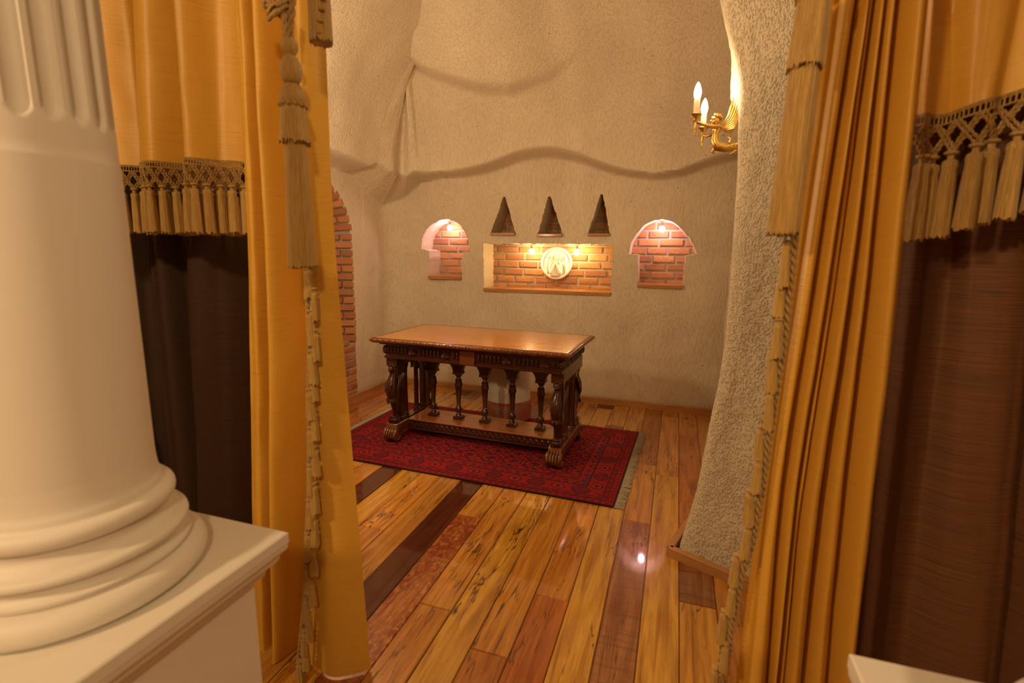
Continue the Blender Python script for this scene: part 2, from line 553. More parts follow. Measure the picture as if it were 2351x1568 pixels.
# viewer's side shell
structure(MB().box(-2.75, -2.6, -2.6, 1.7, 0, 3.6).build('wall_hall_left', M_hall))
structure(MB().box(2.0, 2.15, -2.6, 1.8, 0, 3.6).build('wall_hall_right', M_hall))
structure(MB().box(-2.75, 2.15, -2.75, -2.6, 0, 3.6).build('wall_front', M_hall))
structure(MB().box(-2.75, 2.15, -2.75, 1.5, 3.6, 3.7).build('ceiling', M_hall))

# ------------------------------------------------------------------ bricks
BSET = 0
def brick_cols(k, warm=0):
    base = [(.60, .22, .085), (.54, .185, .07), (.66, .27, .10), (.50, .175, .08), (.62, .25, .085), (.44, .18, .09)]
    if BSET == 0: base = [(.56, .27, .105), (.50, .22, .09), (.62, .31, .12), (.44, .19, .09), (.60, .29, .10)]
    c = random.choice(base); f = random.uniform(.85, 1.12)
    return [(c[0]*f, c[1]*f, c[2]*f, 1)]*k
def add_brick(mb, cols, c, a, b, n):
    k0 = len(mb.v)
    j = lambda v, s: Vector(v)*(1+random.uniform(-s, s))
    mb.obox(Vector(c)+Vector(n)*random.uniform(-.12, .12), j(a, .02), j(b, .05), n, .006)
    # ragged hand-made corners
    for i in range(k0, len(mb.v)):
        mb.v[i] = tuple(Vector(mb.v[i])+Vector([random.uniform(-.0022, .0022) for _ in range(3)]))
    cols += brick_cols(len(mb.v)-k0)
mb = MB(); cols = []
z = 1.02; row = 0
while z < 2.12:
    x = -2.8+(row % 2)*.122+random.uniform(-.015, .015)
    while x < .4:
        L = .212+random.uniform(-.03, .012)
        add_brick(mb, cols, (x+L/2, 5.262, z+.031), (L/2, 0, 0), (0, 0, .0300), (0, -.024, 0))
        x += L+.022
    z += .079; row += 1
bw = structure(mb.build('wall_niche_bricks', M_brick, smooth=35, colors=cols))
structure(MB().box(-2.9, .5, 5.25, 5.33, .95, 2.2).build('wall_niche_mortar', M_mortar))

mb = MB(); cols = []; BSET = 1
# jamb and arch intrados of the recess: courses laid along the outline
cy = (AY0+AY1)/2
path = []
zz = .62
while zz < 1.64: path.append((AY1, zz, 0)); zz += .077
for i in range(1, 22):
    t = PI*(i+.25)/22.5; path.append((cy+.70*math.cos(t), 1.62+.56*math.sin(t), t))
zz = 1.58
while zz > .6: path.append((AY0, zz, PI)); zz -= .077
for i, (y, z, t) in enumerate(path):
    tn = Vector((0, .70*math.cos(t), .56*math.sin(t)))
    tn = Vector((0, math.cos(t), math.sin(t)))      # outward
    tg = Vector((0, -math.sin(t), math.cos(t)))
    a = Vector((-.34, 0, 0)).normalized()
    dp = Vector((-1, 0, 0))-tn*.35
    dp.normalize()
    segs = [(.0, .21), (.225, .36)] if i % 2 == 0 else [(.0, .10), (.115, .34)]
    for s0, s1 in segs:
        c = Vector((-3.048, y, z))+tn*.02+dp*(s0+s1)/2
        add_brick(mb, cols, c, dp*(s1-s0)/2, tg*.029, (-tn+dp*-.35).normalized()*.03)
# flush brickwork under the sill
z = .035; row = 0
while z < .55:
    y = AY1-.004
    first = True
    while y > AY0:
        L = .21 if not first else (.10 if row % 2 else .20)
        L += random.uniform(-.015, .01); first = False
        add_brick(mb, cols, (-3.072, y-L/2, z+.03), (0, L/2, 0), (0, 0, .029), (.03, 0, 0))
        y -= L+.018
    z += .077; row += 1
structure(mb.build('wall_left_bricks', M_brick, smooth=35, colors=cols))
mb = MB()
o = len(mb.v)
mb.box(-3.2, -3.052, AY0-.05, AY1+.0, 0, .58)
ring = arch[1:]
k = len(ring)
for dpt in (0, .42):
    for (y, z) in ring:
        t = 0
        sgn = 1 if y > cy else -1
        mb.v.append((-3.06-dpt, y+.012*sgn-dpt*.25*sgn*(1 if z < 1.7 else abs(y-cy)/.7), z-dpt*.22*(z-1.62)/.56*(z > 1.62)))
o += 8
for i in range(k-1): mb.f.append((o+i, o+i+1, o+k+i+1, o+k+i))
mb.box(-3.52, -3.46, AY0-.1, AY1+.1, .4, 2.4)
structure(mb.build('wall_left_mortar', M_mortar, smooth=0))
structure(MB().box(-3.46, -3.035, AY0+.02, AY1-.11, .575, .615, .004).build('trim_1', M_trimy))

# wooden sills under the niches
def sill(i, x0, x1, z0, z1):
    structure(MB().box(x0, x1, 4.925, 5.235, z0, z1, .003).build('trim_%d' % i, M_trim))
sill(2, -2.572, -2.184, 1.199, 1.234)
sill(3, -1.925, -.602, 1.086, 1.122)
sill(4, -.352, .058, 1.176, 1.212)
sill(5, -1.852, -1.592, 1.664, 1.690)
sill(6, -1.355, -1.100, 1.655, 1.680)
sill(7, -.848, -.640, 1.660, 1.684)

# ------------------------------------------------------------------ floor
EDGE0 = -.508; PW = .153
k0 = int((-3.6-EDGE0)//PW); k1 = int((2.2-EDGE0)//PW)
fixed = {  # column left edge -> list of (y0,y1,type)
    -1.273: [(1.55, 2.9, 'dark')], -1.12: [(.6, 2.46, 'rust'), (2.46, 2.95, 'light')], -.202: [(.5, 2.72, 'purple')],
    .104: [(2.10, 2.42, 'saw'), (.9, 2.10, 'light')], -1.885: [(2.0, 2.95, 'dark')], -1.579: [(1.2, 2.17, 'grain'), (2.17, 3.2, 'light')],
    -2.038: [(4.6, 4.95, 'grey')], -2.191: [(4.7, 4.95, 'dark')], -1.426: [(1.7, 2.95, 'grain')], -.967: [(1.72, 3.2, 'light'), (.4, 1.72, 'mid')],
    -.661: [(.3, 1.56, 'warm'), (1.56, 3.2, 'mid')], -.508: [(1.938, 3.3, 'mid'), (.2, 1.938, 'warm')], -.814: [(.3, 3.0, 'light')], -.355: [(.4, 3.4, 'light')], -.049: [(.9, 3.4, 'light')],
    -1.732: [(2.2, 3.0, 'light')]}
CT = {'dark': (.115, .026, .009), 'rust': (.50, .22, .05), 'light': (.66, .34, .052), 'mid': (.60, .265, .04), 'warm': (.50, .175, .028),
      'purple': (.36, .145, .055), 'saw': (.30, .12, .04), 'grain': (.60, .30, .06), 'grey': (.25, .14, .07)}
TY = {'rust': (1, 0), 'purple': (0, .55), 'saw': (0, 1), 'grain': (0, 0), 'dark': (0, 0)}
mb = MB(); cols = []; uvs = []; typ = []
def plank(x0, x1, y0, y1, t):
    c = CT[t]; f = random.uniform(.88, 1.08); hue = random.uniform(.9, 1.08)
    c = (c[0]*f, c[1]*f*hue, c[2]*f, 1)
    g = .0017; zt = random.uniform(-.0006, 0)
    x0 += g; x1 -= g; y0 += g*.6; y1 -= g*.6; b = .003
    V = [(x0, y0, -.02), (x1, y0, -.02), (x1, y1, -.02), (x0, y1, -.02), (x0, y0, zt-b), (x1, y0, zt-b), (x1, y1, zt-b), (x0, y1, zt-b),
         (x0+b, y0+b, zt), (x1-b, y0+b, zt), (x1-b, y1-b, zt), (x0+b, y1-b, zt)]
    mb.add(V, [(0,1,5,4),(1,2,6,5),(2,3,7,6),(3,0,4,7),(4,5,9,8),(5,6,10,9),(6,7,11,10),(7,4,8,11),(8,9,10,11)])
    ou = random.uniform(0, 40); ov = random.uniform(0, 40)
    for v in V:
        cols.append(c); uvs.append((v[1]+ou, v[0]-x0+ov)); typ.append((*TY.get(t, (0, 0)), 1 if t == 'grain' else random.random()*.6, 1))
for k in range(k0, k1+1):
    x0 = EDGE0+k*PW; x1 = x0+PW
    fx = []
    for e, L in fixed.items():
        if abs(e-x0) < .02: fx = sorted(L)
    y = -2.6-random.uniform(0, .6); ye = 5.2
    stops = []
    def fill(a, b):
        while a < b-1e-4:
            L = random.uniform(.6, 1.9)
            e = min(b, a+L)
            if b-e < .25: e = b
            t = random.choices(['light', 'mid', 'warm', 'dark', 'grain', 'saw', 'grey'], [5, 5, 3.4, .6, 1.5, .5, .5])[0]
            plank(x0, x1, a, e, t); a = e
    for (a, b_, t) in fx:
        if a > y: fill(y, a)
        plank(x0, x1, a, b_, t); y = b_
    fill(y, ye)
M_floor, nt, b = mat('plank_floor', rough=.2)
n = N(nt)
at = n.new('ShaderNodeAttribute', attribute_name='col'); ty = n.new('ShaderNodeAttribute', attribute_name='typ')
sep = n.new('ShaderNodeSeparateColor'); n.link(ty.outputs['Color'], sep.inputs[0])
uvm = n.coord('UV', (2.2, 34, 1)); g1 = n.noise(uvm, 1.0, 5, .62, .9)
c = n.mix(n.ramp(g1, [(.28, B1), (.62, B0)]), at.outputs['Color'], n.mix(1.0, at.outputs['Color'], (.50, .34, .22), 'MULTIPLY'))
# broad heartwood figure
g2 = n.noise(n.coord('UV', (1.2, 7, 1)), 1.0, 3, .5, 1.6)
c = n.mix(n.math('MULTIPLY', n.ramp(g2, [(.55, B0), (.72, B1)]), .55), c, n.mix(1.0, c, (.55, .34, .22), 'MULTIPLY'))
# cathedral grain on some boards
wv = n.new('ShaderNodeTexWave', wave_type='BANDS', bands_direction='Y'); wv.inputs['Scale'].default_value = 11; wv.inputs['Distortion'].default_value = 9
wv.inputs['Detail'].default_value = 2; wv.inputs['Detail Scale'].default_value = .5
n.link(n.coord('UV', (.9, 4, 1)), wv.inputs['Vector'])
c = n.mix(n.math('MULTIPLY', n.ramp(wv.outputs['Fac'], [(.0, B1), (.35, B0)]), n.math('MULTIPLY', sep.outputs['Blue'], .65)), c, n.mix(1.0, c, (.40, .26, .18), 'MULTIPLY'))
# knots
vo = n.new('ShaderNodeTexVoronoi'); vo.inputs['Scale'].default_value = 1; vo.inputs['Randomness'].default_value = 1
n.link(n.coord('UV', (2.6, 7.5, 1)), vo.inputs['Vector'])
kn = n.math('ADD', vo.outputs['Distance'], n.math('MULTIPLY', n.noise(n.coord('UV', (26, 40, 1)), 1.0, 3), .14))
c = n.mix(n.ramp(kn, [(.10, B1), (.18, B0)]), c, (.05, .022, .01))
# cracks
cr = n.math('ABSOLUTE', n.math('SUBTRACT', n.noise(n.coord('UV', (1.0, 9, 1)), 1.0, 4, .62, .4), .5))
ck = n.ramp(cr, [(.003, B1), (.010, B0)])
cm = n.ramp(n.noise(n.coord('UV', (1.1, 5, 1)), 1.0, 2), [(.48, B0), (.56, B1)])
ckf = n.math('MULTIPLY', ck, cm)
c = n.mix(n.math('MULTIPLY', ckf, .9), c, (.05, .02, .01))
# rusty mottled paint remains
mo = n.ramp(n.noise(n.coord('UV', (30, 48, 1)), 1.0, 4, .7), [(.42, B0), (.54, B1)])
mo2 = n.ramp(n.noise(n.coord('UV', (3, 6, 1)), 1.0, 2), [(.34, B0), (.6, B1)])
c = n.mix(n.math('MULTIPLY', sep.outputs['Red'], n.math('MULTIPLY', mo, n.math('ADD', mo2, .35), True)), c, (.23, .048, .018))
# saw marks across
sw = n.ramp(n.noise(n.coord('UV', (55, 3, 1)), 1.0, 3, .6), [(.5, B0), (.68, B1)])
c = n.mix(n.math('MULTIPLY', n.math('MULTIPLY', sw, sep.outputs['Green']), .75), c, (.11, .036, .014))
n.link(c, b.inputs['Base Color'])
n.link(n.ramp(n.noise(n.coord('UV', (3, 12, 1)), 1.0, 4), [(.3, (.22,)*3), (.75, (.38,)*3)]), b.inputs['Roughness'])
b.inputs['Coat Weight'].default_value = 1.0; b.inputs['Coat Roughness'].default_value = .045; b.inputs['Coat IOR'].default_value = 1.55; b.inputs['Specular IOR Level'].default_value = .2
hb = n.math('ADD', n.math('MULTIPLY', g1, .25), n.math('MULTIPLY', ckf, -1.2))
n.bump(hb, .22, .003, b)
fl = mb.build('floor', M_floor, smooth=0, colors=cols, uv=uvs, fix=False)
a = fl.data.color_attributes.new('typ', 'FLOAT_COLOR', 'POINT'); a.data.foreach_set('color', np.asarray(typ, dtype=np.float32).ravel())
structure(fl)
structure(MB().box(-3.75, 2.2, -2.75, 5.4, -.06, -.006).build('floor_underlay', M_dark))
# skirting boards
def board(name, pts, h, t, mt):
    mb = MB()
    for (a, b_) in zip(pts, pts[1:]):
        a, b_ = Vector((*a, 0)), Vector((*b_, 0)); d = (b_-a); L = d.length; d.normalize(); nn = Vector((-d.y, d.x, 0))
        mb.obox((a+b_)/2+Vector((0, 0, h/2)), d*(L/2+.003), nn*t/2, Vector((0, 0, h/2)), .003)
    return structure(mb.build(name, mt))
board('baseboard_back', [(-3.02, 4.915), (-2.0, 4.925), (-1.0, 4.915), (.0, 4.905), (.46, 4.90)], .065, .035, M_trim)
board('baseboard_left', [(-3.015, 1.4), (-3.015, 4.92)], .065, .035, M_trimy)
board('baseboard_right', [(.42, 4.9), (.36, 3.8), (.28, 3.1), (.10, 2.58), (.058, 2.44), (.36, 2.305), (.9, 2.08), (1.5, 1.84)], .05, .035, M_trim)

# ------------------------------------------------------------------ columns on pedestals
def pedestal_col(cx, cy, lab1, lab2):
    T = thing('column_pedestal', lab1, 'pedestal', (cx, cy, 0), 0, 'column pedestals at the entrance')
    hw = .246
    mb = MB()
    prof = [(hw-.052, 0), (hw-.052, .80), (hw-.048, .806), (hw-.036, .812), (hw-.034, .822), (hw-.020, .834), (hw-.014, .845), (hw-.014, .852), (hw-.006, .858), (hw-.002, .864), (hw-.002, .874)]
    def sq(mb, prof):
        V = []; F = []
        for r, z in prof: V += [(-r, -r, z), (r, -r, z), (r, r, z), (-r, r, z)]
        for k in range(len(prof)-1):
            for j in range(4): F.append((k*4+j, k*4+(j+1) % 4, k*4+4+(j+1) % 4, k*4+4+j))
        F.append((3, 2, 1, 0)); L = (len(prof)-1)*4; F.append((L, L+1, L+2, L+3))
        mb.add(V, F)
    m1 = MB(); sq(m1, [(hw-.02, 0), (hw-.02, .09), (hw-.03, .11), (hw-.052, .13), (hw-.052, .80)]); m1.build('pedestal_body', M_col, T, smooth=0)
    m2 = MB(); sq(m2, prof[1:]); o = m2.build('cornice', M_col, T, smooth=50)
    m3 = MB(); sq(m3, [(hw-.002, .874), (hw, .876), (hw, .897), (hw-.003, .9)]); m3.build('top_slab', M_col, T, smooth=0)
    C = thing('fluted_column', lab2, 'column', (cx, cy, .9), 0, 'white columns at the entrance')
    bp = [(.18, 0)]
    def arc(c, r, a0, a1, k=8, sx=1, sz=1):
        for i in range(k+1):
            t = a0+(a1-a0)*i/k; bp.append((c[0]+sx*r*math.cos(t), c[1]+sz*r*math.sin(t)))
    arc((.172, .026), .026, -PI/2, PI/2, 12, 1.08)
    bp += [(.172, .056), (.176, .058), (.176, .063)]
    bp += [(.164, .066), (.161, .073), (.1625, .079), (.166, .082)]
    arc((.160, .093), .011, -PI/2, PI/2, 8, 1.25)
    bp += [(.158, .108), (.152, .112), (.146, .118), (.1445, .125), (.147, .131)]
    arc((.141, .150), .017, -PI/2, PI/2, 10, .95)
    bp += [(.139, .170), (.139, .176), (.135, .181), (.1325, .19), (.131, .205), (.130, .225)]
    MB().lathe(bp, seg=96).build('column_base', M_col, C, smooth=60)
    NF = 22; seg = NF*10
    prof = [(.130, .224), (.130, .40), (.130, .729), (.1300, .732), (.1283, .736), (.1283, .75)]+[(.1283, .765+.004*i) for i in range(14)]+[(.128, .86+.2*i) for i in range(12)]
    def rf(t, z):
        ph = (t*NF/(2*PI)) % 1.0
        x = abs(ph-.5)*2              # 0 at flute centre
        w = .80
        zz = (z-.782)/.028
        if x > w or zz < 0: return 1
        q = math.sqrt(max(0, 1-(x/w)**2))
        if zz < 1:
            q2 = 1-(x/w)**2-(1-zz)**2
            q = math.sqrt(max(0, q2))
        return 1-.085*q
    MB().lathe(prof, seg=seg, rf=rf).build('fluted_shaft', M_col, C, smooth=50)
pedestal_col(-1.006, .548, 'cream square pedestal with moulded cornice, left foreground corner', 'cream column with fluted upper shaft and ringed base, on the left pedestal')
pedestal_col(.536, .558, 'cream pedestal cut off by the bottom right corner of the photo', 'cream column whose ringed base just enters at the bottom right')

# ------------------------------------------------------------------ curtains
def interp_rows(rows, z):
    zs = [r[0] for r in rows]
    if z >= zs[0]: i = 0
    elif z <= zs[-1]: i = len(rows)-2
    else:
        i = max(k for k in range(len(rows)-1) if zs[k] >= z)
    def lerp(i, z): 
        a, b = rows[i], rows[i+1]; t = (z-a[0])/(b[0]-a[0]); return np.array(a[1])*(1-t)+np.array(b[1])*t
    return lerp(i, z)
FD = 1.5
def curtain_mesh(rows, yoff, y0, ztop, zbot, nu=12, nv=150, wr=.004, yrows=None, hem=None):
    nk = len(yoff); mb = MB(); uv = []
    cols = []
    for j in range(nv+1):
        z = ztop+(zbot-ztop)*j/nv
        # smoothed row interpolation
        xs = sum(interp_rows(rows, z+dz)*w for dz, w in ((-.15, .25), (0, .5), (.15, .25)))
        line = []
        for i in range(nk-1):
            for q in range(nu):
                t = q/nu
                # ridges round, valleys narrow: cosine blend
                s = math.sin(PI*t/2)**1.15 if yoff[i+1] > yoff[i] else 1-math.cos(PI*t/2)**1.15
                x = xs[i]*(1-t)+xs[i+1]*t
                y = yoff[i]*(1-s)+yoff[i+1]*s
                line.append((x, y, i+t))
        line.append((xs[-1], yoff[-1], nk-1))
        cols.append((z, line))
    n = len(cols[0][1])
    for j, (z, line) in enumerate(cols):
        acc = 0
        for k, (x, y, u) in enumerate(line):
            if k: acc += math.hypot(x-line[k-1][0], y-line[k-1][1])
            w = wr*(ns(u*1.1, z*3.2, 7.7)+.6*ns(u*2.5, z*9, 3.3))
            w += .5*wr*math.sin(z*14+u*2)*ns(u, z*1.5, 4)
            yy = (y0(x) if callable(y0) else y0)-y*FD*(1+.25*ns(u*.9, z*1.2, 2.2))-w
            zz = z
            if hem and j >= nv-12:
                zz = z+hem(x)*((j-nv+12)/12)
            mb.v.append((x+w*.6, yy, zz)); uv.append((acc, z))
    for j in range(nv):
        for k in range(n-1):
            a = j*n+k; mb.f.append((a, a+1, a+n+1, a+n))
    return mb, uv, n
def tassel(mb, x, y, z, L, r, seg=18, rows=4, lean=(0, 0), knob=True):
    ph = random.random()*6
    k0 = len(mb.v)
    if knob:
        mb.ball((x, y, z), (r*.85, r*.85, r*.36), 10, 5)
        mb.lathe([(r*.42, -.004), (r*.40, -r*.9)], x, y, 8, z0=z)
    zt = z-r*.8
    seg = int(seg*1.8); tab = [random.uniform(-.07, .07) for _ in range(seg)]
    rf = lambda t, zz: 1+.05*math.sin(t*5+2*ph)+tab[int(round(t/(2*PI)*seg)) % seg]
    pr = [(r*.45, 0), (r*.80, -r*.25), (r*.88, -r*.8), (r*.80, -r*1.3)]
    for i in range(1, rows+1): pr.append((r*(.86+.26*i/rows), -r*1.3-(L-r*1.3)*i/rows))
    o = len(mb.v)
    mb.lathe(pr, x, y, seg, rf, z0=zt)
    for i in range(seg):
        a = o+(len(pr)-1)*seg+i; p = mb.v[a]; mb.v[a] = (p[0], p[1], p[2]+random.uniform(-.006, .006)*min(1, L/.06))
    if lean != (0, 0):
        for i in range(k0, len(mb.v)):
            p = mb.v[i]; d = z-p[2]; mb.v[i] = (p[0]+lean[0]*d, p[1]+lean[1]*d, p[2])
def cord(mb, a, b, r, tw=6, turns=None, seg=6):
    """two-ply twisted cord from a to b"""
    a, b = Vector(a), Vector(b); d = b-a; L = d.length; d.normalize()
    e = d.cross(Vector((0, 1, 0))); e.normalize(); g = d.cross(e)
    k = max(4, int(L/(r*.9)))
    for s in (0, PI):
        mb.tube([a+d*L*i/k+(e*math.cos(s+i*.85)+g*math.sin(s+i*.85))*r*.55 for i in range(k+1)], r*.62, seg)
def valance(name, label, rows, yoff, y0, hemz, nu=10, sp=.04, tl=.15, nh=.075, side=1, hemf=None, extra=None):
    rows = [(z, x) for z, x in rows]
    T = thing(name, label, 'curtain', (np.mean(rows[0][1]), 1.4, 0), 0, None)
    off = T.location.copy()
    mb, uv, n = curtain_mesh(rows, yoff, y0, 3.3, hemz, nu=nu, nv=90, wr=.003, hem=hemf)
    mb.build('silk_panel', M_gold, T, off=off, smooth=0 or 60, uv=uv, fix=False, solid=.002)
    bottom = mb.v[-n:]
    # arc-length walk along the hem
    pts = [Vector(p) for p in bottom]
    S = [0]
    for a, b_ in zip(pts, pts[1:]): S.append(S[-1]+math.hypot(b_.x-a.x, b_.y-a.y))
    def at(s):
        s = max(0, min(S[-1], s)); i = max(0, min(len(S)-2, int(np.searchsorted(S, s))-1))
        t = (s-S[i])/(S[i+1]-S[i]+1e-9); return pts[i].lerp(pts[i+1], t)+Vector((0, -.004, 0))
    net = MB()
    # braided heading
    kk = int(S[-1]/.004)
    ring = [at(S[-1]*i/kk) for i in range(kk+1)]
    for dz, r in ((0, .0026), (-.004, .0022), (-.020, .0024)):
        net.tube([p+Vector((0, 0, dz)) for p in ring], r, 6)
    s = 0
    while s < S[-1]:
        p = at(s); net.tube([p, p+Vector((0, 0, -.020))], .0019, 5); s += .0085
    cnt = int(S[-1]/sp); zt = -.020; zb = -.020-nh+.012
    for i in range(cnt+1):
        for k in (-1, 1):
            for g in (-.0045, .0045):
                a = at(i*sp+g)+Vector((0, 0, zt)); b_ = at((i+k)*sp+g)+Vector((0, -.002*k, zb))
                m_ = (at((i+k*.5)*sp+g)+Vector((0, -.004*k, (zt+zb)/2)))
                if 0 <= (i+k)*sp <= S[-1]+.001:
                    cord(net, a, m_, .0034, seg=5); cord(net, m_, b_, .0034, seg=5)
    net.build('knotted_netting', M_rope, T, off=off, smooth=60)
    for i in range(cnt+1):
        p = at(i*sp+random.uniform(-.002, .002))+Vector((0, 0, zb-.004))
        t = MB(); tassel(t, p.x, p.y, p.z, tl*random.uniform(.97, 1.03), sp*.40)
        t.build('tassel', M_fr, T, off=off, smooth=50)
    return T
# left valance: two deep box pleats
vl0 = [-2.42, -2.30, -2.20, -2.09, -1.977, -1.924, -1.866, -1.791, -1.712, -1.663, -1.629, -1.597, -1.523, -1.433, -1.397, -1.33]
vl3 = [-2.44, -2.31, -2.20, -2.09, -1.975, -1.937, -1.919, -1.832, -1.748, -1.686, -1.666, -1.625, -1.566, -1.470, -1.413, -1.34]
yo = [-.02, .03, -.01, .03, -.01, -.13, .02, .04, -.03, -.15, .04, .055, .0, -.06, -.09, -.09]
valance('fringed_valance', 'gold silk upper drape ending in a netted tassel fringe, behind the left column', [(2.33, vl0), (1.81, vl3)], yo, 1.45, 1.805)
# right valance: flatter, hem rising to the right
vr0 = [.425, .441, .463, .470, .478, .515, .555, .585, .620, .70, .76, .84, .95, 1.1]
vr3 = [.435, .452, .472, .484, .494, .535, .562, .580, .615, .72, .78, .86, .98, 1.15]
yo = [-.02, -.01, .008, .016, .0, -.008, .012, .014, -.005, .012, -.01, .02, -.01, .02]
valance('fringed_valance', 'gold silk upper drape with tassel fringe rising towards the right edge', [(2.0, vr0), (1.81, vr3)], yo, lambda x: 1.385-.12*(x-.45), 1.80, sp=.042, tl=.16, nh=.075, hemf=lambda x: .30*max(0, x-.52))

# brown under-curtains
b0 = [-2.5, -2.42, -2.34, -2.25, -2.18, -2.081, -2.033, -2.009, -1.981, -1.915, -1.869, -1.78, -1.764, -1.714, -1.628, -1.533, -1.46, -1.40]
b0 = [x*1.18 for x in b0]
b3 = [x*1.18 for x in [-2.55, -2.46, -2.40, -2.33, -2.25, -2.162, -2.108, -2.054, -2.002, -1.925, -1.862, -1.829, -1.812, -1.775, -1.703, -1.633, -1.55, -1.47]]
yo = [0, .03, -.03, .03, -.04, -.06, -.02, .01, .02, .03, .0, -.08, .03, .045, .02, -.03, -.05, -.03]
mb, uv, n_ = curtain_mesh([(1.51, b0), (.43, b3)], [v*1.9 for v in yo], 1.79, 3.2, .01, nu=8, nv=80, wr=.004)
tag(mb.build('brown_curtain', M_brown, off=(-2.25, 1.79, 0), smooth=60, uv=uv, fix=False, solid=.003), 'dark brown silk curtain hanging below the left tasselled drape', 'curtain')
b0 = [.40, .492, .530, .560, .609, .642, .689, .74, .80, .9, 1.0, 1.1, 1.25]
b0 = [x*1.056 for x in b0]
b3 = [x*1.056 for x in [.42, .523, .551, .588, .634, .695, .747, .797, .85, .95, 1.05, 1.15, 1.3]]
yo = [-.03, -.03, .018, -.005, -.012, .014, .024, .006, -.05, .02, -.02, .03, 0]
mb, uv, n_ = curtain_mesh([(1.49, b0), (.73, b3)], yo, 1.52, 3.2, .01, nu=8, nv=80, wr=.004)
M_brown2 = silk_mat('brown_silk_lit', (.155, .058, .016), (.08, .028, .009), (.035, .012, .006), .7, .03)  # right curtain's lighter copy, its stronger light put into the colour
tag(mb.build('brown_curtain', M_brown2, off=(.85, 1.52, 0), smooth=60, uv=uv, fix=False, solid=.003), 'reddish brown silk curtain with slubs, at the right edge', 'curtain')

# gold side panels
rows = [(2.22, [-1.317, -1.304, -1.29, -1.265, -1.233, -1.186, -1.14, -1.102, -1.05, -1.017]),
        (1.54, [-1.349, -1.336, -1.31, -1.283, -1.262, -1.197, -1.144, -1.114, -1.073, -1.025]),
        (1.02, [-1.39, -1.372, -1.353, -1.315, -1.288, -1.224, -1.161, -1.135, -1.066, -1.007]),
        (-.14, [-1.494, -1.472, -1.45, -1.402, -1.372, -1.321, -1.285, -1.222, -1.081, -.954])]
yo = [-.03, -.035, .004, .010, -.095, .035, -.085, -.012, .022, -.03]
TL = thing('gold_curtain', 'gold silk side curtain drawn to the left of the opening', 'curtain', (-1.25, 1.3, 0))
mb, uv, n_ = curtain_mesh(rows, yo, 1.3, 3.2, .008, nu=14, nv=170, wr=.0045)
mb.build('silk_panel', M_gold, TL, off=TL.location, smooth=60, uv=uv, fix=False, solid=.002)
rowsR = [(2.01, [0.266, 0.28, 0.297, 0.319, 0.33, 0.337, 0.342, 0.349, 0.357, 0.364, 0.374, 0.389, 0.412, 0.441]),
         (1.39, [0.244, 0.263, 0.281, 0.301, 0.317, 0.33, 0.336, 0.345, 0.362, 0.379, 0.393, 0.409, 0.437, 0.472]),
         (.93, [0.235, 0.250, 0.266, 0.282, 0.303, 0.315, 0.321, 0.326, 0.347, 0.371, 0.396, 0.416, 0.45, 0.478]),
         (.40, [0.228, 0.248, 0.272, 0.302, 0.313, 0.321, 0.331, 0.339, 0.356, 0.384, 0.411, 0.439, 0.468, 0.493])]
yo = [-.01, -.012, .010, -.022, .012, -.02, -.004, -.018, .012, -.026, .008, -.024, .026, -.02]
TR = thing('gold_curtain', 'gold silk side curtain in narrow slanting pleats, right of the opening', 'curtain', (.35, 1.3, 0))
mb, uv, n_ = curtain_mesh(rowsR, yo, 1.3, 3.2, .008, nu=10, nv=170, wr=.002)
mb.build('silk_panel', M_gold, TR, off=TR.location, smooth=60, uv=uv, fix=False, solid=.002)

# tasselled trimming down the leading edges (parts of the curtains)
def trimming(T, path, step, L, r, side):
    off = T.location
    P = [Vector(p) for p in path]
    S = [0]
    for a, b_ in zip(P, P[1:]): S.append(S[-1]+(b_-a).length)
    def at(s):
        i = max(0, min(len(S)-2, int(np.searchsorted(S, s))-1)); t = (s-S[i])/(S[i+1]-S[i]); return P[i].lerp(P[i+1], t)
    mb = MB(); k = int(S[-1]/.007)
    for ph in (0, 2.1, 4.2):
        mb.tube([at(S[-1]*i/k)+Vector((.0065*math.cos(i*.8+ph)-.004*side, .0065*math.sin(i*.8+ph), 0)) for i in range(k+1)], .0042, 6)
    s = .01
    while s < S[-1]-.01:       # loops
        p = at(s); e = Vector((side*.012, 0, -.010))
        mb.tube([p, p+Vector((side*.012, -.006, .004)), p+Vector((side*.018, -.004, -.010)), p+Vector((side*.008, 0, -.018))], .0027, 5)
        s += .022
    mb.build('twisted_cord', M_rope, T, off=off, smooth=60)
    s = .02; i = 0
    while s < S[-1]-L*.75:
        p = at(s)
        t = MB(); j = random.uniform(-.004, .004)
        tassel(t, p.x+side*(.010+.009*(i % 2))+j, p.y-.008-.006*((i+1) % 2), p.z, L*random.uniform(.88, 1.1), r*random.uniform(.9, 1.1), 16, 3, lean=(random.uniform(-.05, .05), 0))
        t.build('tassel', M_fr, T, off=off, smooth=50)
        s += step*random.uniform(.9, 1.1); i += 1
trimming(TL, [(-1.055, 1.255, 1.47), (-1.051, 1.25, 1.258), (-1.061, 1.245, 1.123), (-1.067, 1.24, .926), (-1.083, 1.235, .703), (-1.103, 1.235, .545), (-1.131, 1.235, .297), (-1.181, 1.235, .02)], .062, .088, .0135, 1)
trimming(TR, [(.236, 1.262, 1.55), (.238, 1.262, 1.33), (.230, 1.262, 1.136), (.224, 1.262, .916), (.216, 1.262, .799), (.198, 1.262, .699), (.188, 1.262, .549), (.184, 1.262, .395), (.180, 1.262, .04)], .085, .085, .011, -1)

